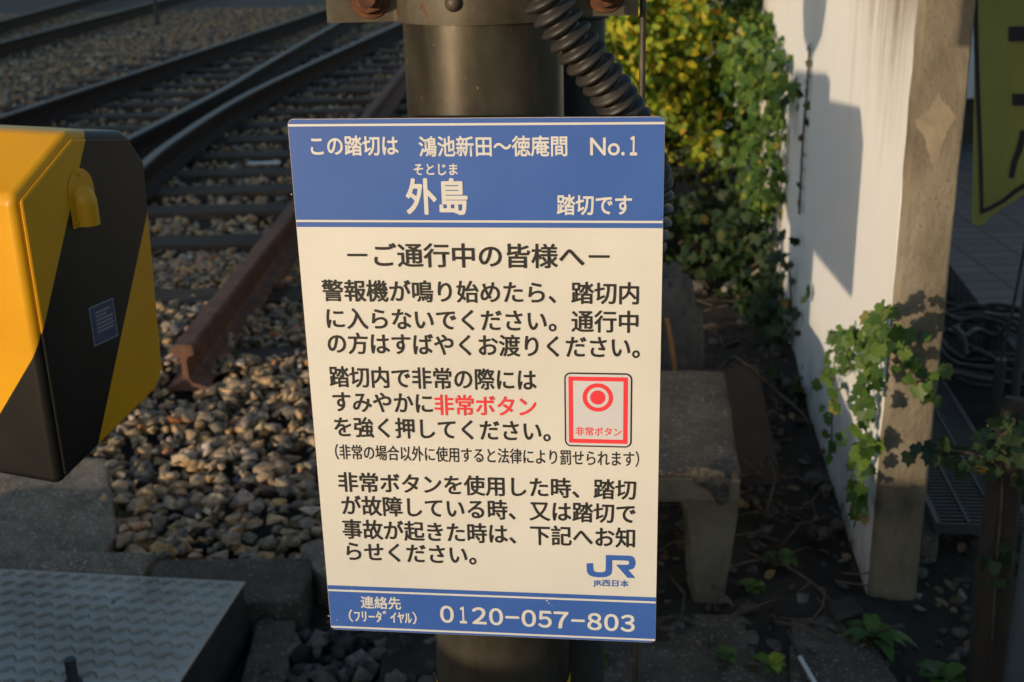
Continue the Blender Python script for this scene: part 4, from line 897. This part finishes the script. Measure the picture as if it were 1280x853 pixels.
wall_ivy('low_ivy', 'dark ivy creeping along the shaded foot of the white wall', 'leaf_dark', 700, low_fn, .045, 33, (.01, .16))
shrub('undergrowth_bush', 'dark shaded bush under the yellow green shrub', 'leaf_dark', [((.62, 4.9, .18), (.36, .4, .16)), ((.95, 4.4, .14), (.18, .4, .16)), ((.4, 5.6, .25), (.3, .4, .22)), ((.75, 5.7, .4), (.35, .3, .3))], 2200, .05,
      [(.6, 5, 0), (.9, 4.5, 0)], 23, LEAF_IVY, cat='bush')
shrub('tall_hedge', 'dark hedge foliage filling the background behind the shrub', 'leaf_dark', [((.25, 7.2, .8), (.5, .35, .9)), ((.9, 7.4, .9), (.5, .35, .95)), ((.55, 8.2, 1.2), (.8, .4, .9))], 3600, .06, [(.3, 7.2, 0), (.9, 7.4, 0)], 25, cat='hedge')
# hanging dead vine on the wall with tiny leaves
mb = MB(); vp = [on_plane(x, y, WB + WN * .012, WN) for x, y in ((1012, 60), (1009, 110), (1004, 170), (1001, 230), (999, 268))]; mb.tube(bez(vp, 6), .004, 6)
vine = thing('hanging_vine', tuple(vp[-1]), 'thin hanging vine stem with tiny leaves on the bare white wall', 'vine')
link('stem', mb.mesh('stem'), 'twig', vine, smooth=60)
rng = np.random.default_rng(4); Pv = np.array([vp[i] * (1 - f) + vp[i + 1] * f for i in range(4) for f in (0, .3, .6, .8)]); Pv = np.concatenate([Pv, np.array([on_plane(x, y, WB + WN * .02, WN) for x, y in ((1003, 115), (1000, 118), (1006, 113), (999, 130))])])
link('foliage', leaves('foliage', Pv, .030, rng, WN, .4, .8, LEAF_IVY), 'leaf_dark', vine)
# ivy spray over the end post
def spray():
    rng = np.random.default_rng(12)
    fn_ = np.array([.12, -.99, 0])
    wl = [(1103, 382), (1096, 392), (1108, 395), (1090, 402), (1100, 408), (1075, 415), (1062, 410), (1050, 416), (1042, 424), (1068, 428), (1084, 424), (1098, 422), (1112, 416), (1122, 410), (1058, 440), (1046, 446), (1072, 444), (1088, 442), (1040, 462), (1052, 462), (1068, 462),
          (1082, 462), (1095, 458), (1078, 480), (1090, 478), (1070, 496), (1084, 494), (1036, 474), (1044, 486), (1040, 502), (1032, 470), (1088, 512), (1084, 522), (1080, 540), (1086, 552), (1078, 556), (1074, 576), (1082, 580), (1072, 598), (1080, 604), (1070, 612), (1076, 632), (1082, 636), (1072, 642),
          (1040, 520), (1046, 540), (1040, 560), (1060, 452), (1092, 432), (1105, 430), (1116, 425), (1035, 440), (1086, 500), (1080, 588), (1076, 625), (1084, 566), (1078, 530), (1054, 428), (1066, 418)]
    fr = [(1122, 412), (1134, 408), (1143, 412), (1152, 416), (1128, 424), (1120, 420), (1138, 446), (1146, 440), (1154, 446), (1130, 450), (1124, 462), (1170, 456), (1178, 462), (1184, 454), (1150, 482), (1158, 478), (1166, 484), (1160, 494), (1142, 484), (1168, 492), (1130, 470), (1162, 468), (1126, 440), (1150, 452), (1176, 458)]
    P = []; Fc = []
    for x, y in wl:
        for _ in range(4):
            P.append(on_plane(x + rng.normal(scale=4), y + rng.normal(scale=4), WB + WN * rng.uniform(.012, .05), WN)); Fc.append(WN * .8 + fn_ * .5 + np.array([0, 0, .2]))
    for x, y in fr:
        for _ in range(1):
            P.append(on_plane(x + rng.normal(scale=3), y + rng.normal(scale=3), WB + fn_ * rng.uniform(.02, .06), fn_)); Fc.append(fn_ + WN * .3 + np.array([0, 0, .2]))
    root = thing('post_ivy', tuple(on_plane(1085, 640, WB + WN * .01, WN)), 'sunlit ivy spray hanging over the corner of the wall end post', 'ivy')
    link('foliage', leaves('foliage', np.array(P), .033, rng, np.array(Fc), .38, .9, LEAF_IVY), 'leaf_pillar', root)
    W_ = lambda x, y, o=.012: on_plane(x, y, WB + WN * o, WN); Q_ = lambda x, y, o=.02: on_plane(x, y, WB + fn_ * o, fn_)
    for q, r_ in (([W_(1076, 640), W_(1080, 580), W_(1084, 520), W_(1088, 460), W_(1098, 400)], .0022), ([W_(1040, 560), W_(1040, 500), W_(1046, 440), W_(1075, 415), W_(1098, 405)], .0022),
                  ([Q_(1120, 420), Q_(1138, 430), Q_(1150, 448), Q_(1182, 456)], .0015), ([Q_(1122, 440), Q_(1140, 462), Q_(1162, 488)], .0015)):
        mb = MB(); mb.tube(bez(q, 6), r_, 6); link('stem', mb.mesh('stem'), 'twig', root, smooth=60)
spray()

# ------------------------------------------------------------------ courtyard behind the post on the right
FZ = .10
MT['tiles'] = None
def tile_material():
    m, nt, b = base_mat('courtyard_tiles', .6, 0, .4); L = nt.links.new
    tc = N(nt, 'ShaderNodeTexCoord'); br = N(nt, 'ShaderNodeTexBrick'); br.offset = 0; br.inputs['Scale'].default_value = 1; br.inputs['Brick Width'].default_value = .20; br.inputs['Row Height'].default_value = .10
    br.inputs['Mortar Size'].default_value = .006; br.inputs['Color1'].default_value = (.075, .078, .085, 1); br.inputs['Color2'].default_value = (.11, .112, .118, 1); br.inputs['Mortar'].default_value = (.025, .025, .027, 1)
    L(tc.outputs['Object'], br.inputs['Vector']); L(br.outputs['Color'], b.inputs['Base Color'])
    bp = N(nt, 'ShaderNodeBump'); bp.inputs['Strength'].default_value = .5; bp.inputs['Distance'].default_value = .004; bp.invert = True; L(br.outputs['Fac'], bp.inputs['Height']); L(bp.outputs[0], b.inputs['Normal'])
    return m
MT['tiles'] = tile_material()
mb = MB(); gx = 1.02
mb.prism([(1.42, 2.52, -.06), (4.5, 2.52, -.06), (4.5, 7, -.06), (2.05, 7, -.06)], (0, 0, FZ + .06))
tag(link('courtyard_floor', mb.mesh('courtyard_floor'), 'tiles', recenter=False), kind='structure')
mb = MB(); g0 = [on_z(1180, 560, FZ), on_z(1240, 560, FZ), on_z(1232, 665, FZ), on_z(1165, 655, FZ)]
# drain grate along the wall foot: many slim bars in a frame
gr = thing('drain_grate', (1.1, 2.6, FZ - .03), 'dark steel drain grate beside the wall end post', 'drain grate')
ga = np.array([g0[3][0] + .015, g0[3][1], 0]); gd = WD * 1.6; gw = np.array([.20, -.02, 0])
for s_ in (0, 1): mbb = MB(); p = ga + gw * s_; mbb.prism([p + np.array([-.006, 0, FZ - .03]), p + np.array([.006, 0, FZ - .03]), p + np.array([.006, 0, FZ + .002]), p + np.array([-.006, 0, FZ + .002])], gd); link('frame_bar', mbb.mesh('frame_bar'), 'dark_steel', gr)
mbb = MB()
for k in range(90):
    p = ga + gd * (k / 90) ; mbb.prism([p + np.array([0, 0, FZ - .025]), p + np.array([0, 0, FZ]), p + gw + np.array([0, 0, FZ]), p + gw + np.array([0, 0, FZ - .025])], (0, .006, 0))
for s_ in (.33, .66):
    p = ga + gw * s_; mbb.prism([p + np.array([-.003, 0, FZ - .02]), p + np.array([.003, 0, FZ - .02]), p + np.array([.003, 0, FZ + .003]), p + np.array([-.003, 0, FZ + .003])], gd)
link('bars', mbb.mesh('bars'), 'dark_steel', gr)
# channel under the grate
mb = MB(); p = ga + np.array([-.035, .01, -.06]); mb.prism([p, p + np.array([.045, 0, 0]), p + np.array([.045, 0, FZ + .025]), p + np.array([0, 0, FZ + .025])], gd)
ch = tag(link('channel_side', mb.mesh('channel_side', bevel=.006, sub=3, rough=.003), 'dark_concrete', smooth=45), 'narrow concrete channel side holding up the drain grate', 'concrete channel')
# back wall of the courtyard
bw = thing('house_wall', (3.4, 6.9, 0), 'white house wall with dark base far behind the yellow banner', 'wall')
mb = MB(); mb.box((3.6, 6.95, 1.6), (3.6, .1, 2.6)); MT['house_white'] = flat('house_white', (.55, .56, .58), rough=.8); link('wall_face', mb.mesh('wall_face'), 'house_white', bw)
mb = MB(); mb.box((3.6, 6.885, .2), (3.6, .02, .32)); link('dark_base', mb.mesh('dark_base'), 'dark_sheet', bw)
# banner
bn = thing('yellow_banner', tuple(at_y(1245, 280, 3.0)), 'yellow green cloth banner with a dark border line hanging at the top right', 'banner')
MT['banner'] = island_mat('banner', [(0, (.30, .275, .075)), (1, (.30, .275, .075))], rough=.85, bump=.3, bscale=300, transl=.45, mott=.1, mscale=5)
MT['banner_mark'] = flat('banner_mark', (.03, .022, .03), rough=.85)
BY = 3.0
def ban(px, py, off=0):
    p = at_y(px, py, BY); p[1] += .025 * math.sin(px * .045 + py * .004) - off; return p
def bansheet(poly_fn, name, mat, nx, ny, off, parent):
    V = np.array([ban(*poly_fn(i / (nx - 1), j / (ny - 1)), off) for j in range(ny) for i in range(nx)]); ii = np.arange(nx * ny).reshape(ny, nx)
    Fq = np.stack([ii[:-1, :-1].ravel(), ii[1:, :-1].ravel(), ii[1:, 1:].ravel(), ii[:-1, 1:].ravel()], 1); me = soup(name, V, Fq)
    return link(name, me, mat, parent, smooth=180)
def bedge(i): return np.interp(i, [0, .10, .22, .4, .6, .8, 1], [277, 282, 280, 271, 262, 254, 240])
bansheet(lambda i, j: (1217 - 6 * j * (1 - i) + i * 150, -260 + (bedge(min(1, i * 2.0)) + 260) * j), 'cloth', 'banner', 26, 30, 0, bn)
# dark border line
def strip(pts, wpx, name):
    q = []
    for k, (x, y) in enumerate(pts):
        x2, y2 = pts[min(k + 1, len(pts) - 1)]; x1, y1 = pts[max(k - 1, 0)]; d = np.array([x2 - x1, y2 - y1], float); d /= np.linalg.norm(d); nrm = np.array([-d[1], d[0]]) * wpx / 2
        q.append(ban(x + nrm[0], y + nrm[1], .004)); q.append(ban(x - nrm[0], y - nrm[1], .004))
    V = np.array(q); n = len(pts); Fq = np.array([(2 * k, 2 * k + 1, 2 * k + 3, 2 * k + 2) for k in range(n - 1)]); me = soup(name, V, Fq); link(name, me, 'banner_mark', bn)
strip([(1214, -200), (1214, 0), (1215, 60), (1218, 130), (1222, 200), (1225, 262)], 6, 'border_line'); strip([(1222, 264), (1240, 260), (1258, 253), (1275, 240), (1300, 222)], 6, 'border_line')
strip([(1262, 43), (1320, 42)], 19, 'printed_stroke'); strip([(1269, 126), (1320, 125)], 15, 'printed_stroke'); strip([(1268, 225), (1272, 205), (1278, 190), (1284, 165)], 8, 'printed_stroke')
bpz = at_y(1330, 0, 3.0)
mb = MB(); mb.tube([(bpz[0], 3.0, FZ), (bpz[0], 3.0, 2.4)], .012, 12); link('banner_pole', mb.mesh('banner_pole'), 'dark_steel', bn, smooth=60)
mb = MB(); tl = ban(1211, -255); mb.tube([(tl[0] - .02, 3.0, tl[2]), (bpz[0] + .02, 3.0, tl[2])], .006, 10); link('banner_rod', mb.mesh('banner_rod'), 'dark_steel', bn, smooth=60)
# coiled black cables on the tiles
mb = MB(); rng = np.random.default_rng(6)
cx0, cy0 = on_z(1245, 450, FZ)[:2]; pts = []
for k in range(150):
    a = k * .33; r_ = .20 + .07 * math.sin(k * .071 + 1) + rng.normal(scale=.012); pts.append((cx0 + .05 * math.sin(k * .043) + r_ * 1.0 * math.cos(a), cy0 + .1 * math.sin(k * .03) + r_ * 1.35 * math.sin(a), FZ + .008 + .0006 * k * rng.uniform(.5, 1.2)))
mb.tube(bez(pts, 4), .008, 8)
tag(link('coiled_cable', mb.mesh('coiled_cable', fixn=False), 'rubber', smooth=180), 'loosely coiled black cable lying on the dark tiles', 'cable')
mb = MB(); a = at_y(1258, 395, 2.9); hz_ = FZ
mb.tube([(a[0], 2.9, FZ), (a[0], 2.9, FZ + .19)], .014, 14); mb.tube([(a[0], 2.9, FZ + .19), (a[0] + .012, 2.9, FZ + .30), (a[0] + .035, 2.9, FZ + .62)], .004, 8)
tag(link('rod_with_grip', mb.mesh('rod_with_grip'), 'rubber', smooth=60), 'thin black upright rod with a thick grip standing on the tiles', 'rod')
# dark wooden stake at the right edge
mb = MB(); a, b = on_z(1228, 800, 0), at_y(1275, 470, 1.98)
mb.tube(bez([np.array([at_y(1236, 860, 1.92)[0], 1.92, -.05]), at_y(1243, 720, 1.95), at_y(1258, 590, 1.97), at_y(1278, 500, 1.99)], 6), [.036] * 7 + [.032] * 6 + [.030] * 6, 12)
tag(link('wooden_stake', mb.mesh('wooden_stake', sub=0), 'dark_wood', smooth=60), 'dark leaning wooden stake at the right edge with a leafy vine', 'stake')
MT['blue_grey'] = flat('blue_grey', (.07, .08, .095), rough=.6)
mb = MB(); a = at_y(1283, 750, 1.85); mb.tube([(a[0], 1.85, -.05), (a[0], 1.85, .50)], .020, 16)
tag(link('grey_pipe', mb.mesh('grey_pipe'), 'blue_grey', smooth=60), 'blue grey pipe cut off by the right edge of the picture', 'pipe')
def stake_vine():
    rng = np.random.default_rng(14); P = []
    pts = [(1222, 560), (1232, 572), (1244, 566), (1255, 560), (1262, 575), (1250, 585), (1240, 555), (1268, 550), (1275, 565), (1258, 540), (1246, 545), (1272, 585), (1232, 585), (1264, 530), (1276, 530), (1255, 520), (1244, 690), (1250, 700), (1256, 712), (1246, 715), (1262, 690), (1252, 728), (1240, 705),
           (1205, 575), (1198, 570), (1180, 560), (1160, 558), (1144, 560), (1172, 562), (1270, 600), (1280, 520), (1279, 548)]
    for x, y in pts:
        for _ in range(3): P.append(at_y(x + rng.normal(scale=7), y + rng.normal(scale=6), 1.93 + rng.uniform(-.06, .05)))
    root = thing('stake_vine', tuple(at_y(1243, 760, 1.93)), 'green vine leaves climbing the dark stake at the right edge', 'vine')
    link('foliage', leaves('foliage', np.array(P), .028, rng, (-.4, -.7, .5), .5, .7, LEAF_IVY), 'leaf_dark', root)  # dark leaf colour stands in for the shade on this vine
    mb = MB(); mb.tube(bez([at_y(1138, 561, 1.93), at_y(1180, 562, 1.93), at_y(1230, 572, 1.93), at_y(1252, 600, 1.935), at_y(1246, 700, 1.915), at_y(1240, 800, 1.90)], 6), .0025, 6); link('stem', mb.mesh('stem'), 'twig', root, smooth=60)
stake_vine()
# broad leaved weeds and small green plants
def weed(px, py, z, size, n, label, mat='leaf_green', seed=0, long=True):
    rng = np.random.default_rng(seed); c = on_z(px, py, z); mb = MB()
    for k in range(n):
        a = 2 * math.pi * (k / n) + rng.uniform(-.3, .3); L0 = size * rng.uniform(.7, 1.15); up = rng.uniform(.35, .9); w0 = L0 * (.16 if long else .32)
        d = Vector((math.cos(a), math.sin(a), 0)); s = Vector((-d.y, d.x, 0)); rows = []
        for t in np.linspace(0, 1, 6):
            p = Vector(c) + d * L0 * t * .85 + Vector((0, 0, L0 * (up * t * 1.2 - .75 * t * t))); ww = w0 * math.sin(math.pi * min(1, .12 + t * .88)) ** .8; rows += [p - s * ww + Vector((0, 0, ww * .25)), p, p + s * ww + Vector((0, 0, ww * .25))]
        mb.add(rows, [(i * 3 + j, i * 3 + j + 1, (i + 1) * 3 + j + 1, (i + 1) * 3 + j) for i in range(5) for j in range(2)])
    return tag(link('weed', mb.mesh('weed', fixn=False), mat, smooth=180), label, 'weed', 'small weeds on the dark soil')
weed(1092, 800, .02, .10, 11, 'broad leaved green weed at the foot of the end post', seed=1)
weed(975, 700, .01, .05, 9, 'small pale green weed between the tapered leg and the post', seed=2, long=False)
weed(940, 735, .01, .045, 8, 'tiny weed right of the foot of the tapered leg', seed=3, long=False)
weed(1180, 850, .0, .06, 9, 'low weed at the bottom right edge of the soil', seed=4, long=False)
weed(735, 822, .015, .05, 10, 'green tuft beside the pole foot under the sign', seed=5, long=False)
weed(965, 832, .03, .04, 8, 'yellowish weed on the edge of the concrete patch', 'leaf_yellow', seed=6, long=False)
weed(905, 820, .02, .03, 7, 'small green sprout on the rough concrete patch', seed=7, long=False)
# leaf litter
def litter():
    rng = np.random.default_rng(17); n = 900; x = rng.uniform(.25, 1.25, n); y = rng.uniform(1.8, 5.2, n); k = x < .74 + .12 * (y - 2.27); x, y = x[k], y[k]
    P = np.stack([x, y, rng.uniform(.0, .03, len(x))], 1)
    P2 = np.stack([rng.uniform(.88, 1.5, 160), rng.uniform(1.75, 2.5, 160), rng.uniform(0, .03, 160)], 1); P = np.concatenate([P, P2])
    me = leaves('leaf_litter', P, .030, rng, (0, 0, 1), .35, .0, LEAF_OVAL)
    o = link('leaf_litter', me, 'litter', recenter=False); tag(o, 'fallen brown leaves scattered on the shaded soil', 'leaf litter', kind='stuff')
    mb = MB()
    for _ in range(170):
        x, y = rng.uniform(.3, 1.1), rng.uniform(2.0, 4.6)
        if x > .74 + .12 * (y - 2.27): continue
        a = rng.uniform(0, 6.3); l = rng.uniform(.04, .20); z = rng.uniform(.005, .03); mb.tube([(x, y, z), (x + l / 2 * math.cos(a), y + l / 2 * math.sin(a), z + rng.uniform(0, .03)), (x + l * math.cos(a + .2), y + l * math.sin(a + .2), z + rng.uniform(-.01, .03))], rng.uniform(.001, .003), 5)
    tag(link('twig_litter', mb.mesh('twig_litter'), 'twig', recenter=False, smooth=60), 'thin dry twigs strewn over the shaded soil', 'twig litter', kind='stuff')
litter()

# ------------------------------------------------------------------ unseen blocks added outside the frame to throw the long evening shadows
sd = np.array([-.7071, -.7071, 0]); pr_ = np.array([.7071, -.7071, 0])        # towards the sun, to the right seen from it
e0 = np.array([-2.75, .70, 0])
mb = MB(); mb.prism([e0 + pr_ * a + sd * b + np.array([0, 0, -.05]) for a, b in ((0, 0), (1.4, 0), (1.4, .15), (0, .15))], (0, 0, .70))  # added block, keeps the near ground and post foot in shade
mb.prism([e0 + pr_ * a + sd * b + np.array([0, 0, -.05]) for a, b in ((1.403, 0), (5.5, 0), (5.5, .15), (1.403, .15))], (0, 0, .865))  # taller stretch added to shade the stake vine
tag(link('near_shade_block', mb.mesh('near_shade_block', bevel=.01), 'concrete'), 'unseen low grey block added left of the camera to shade the near ground', 'wall')
e1 = np.array([-16.0, -9.1, 0])
mb = MB(); mb.prism([e1 - pr_ * a + sd * b + np.array([0, 0, -.05]) for a, b in ((0, 0), (34, 0), (34, 6), (0, 6))], (0, 0, 4.6));  # added block, keeps the far tracks in shade
tag(link('far_shade_block', mb.mesh('far_shade_block'), 'concrete'), 'unseen plain grey block added far to the left to shade the tracks', 'shade block')
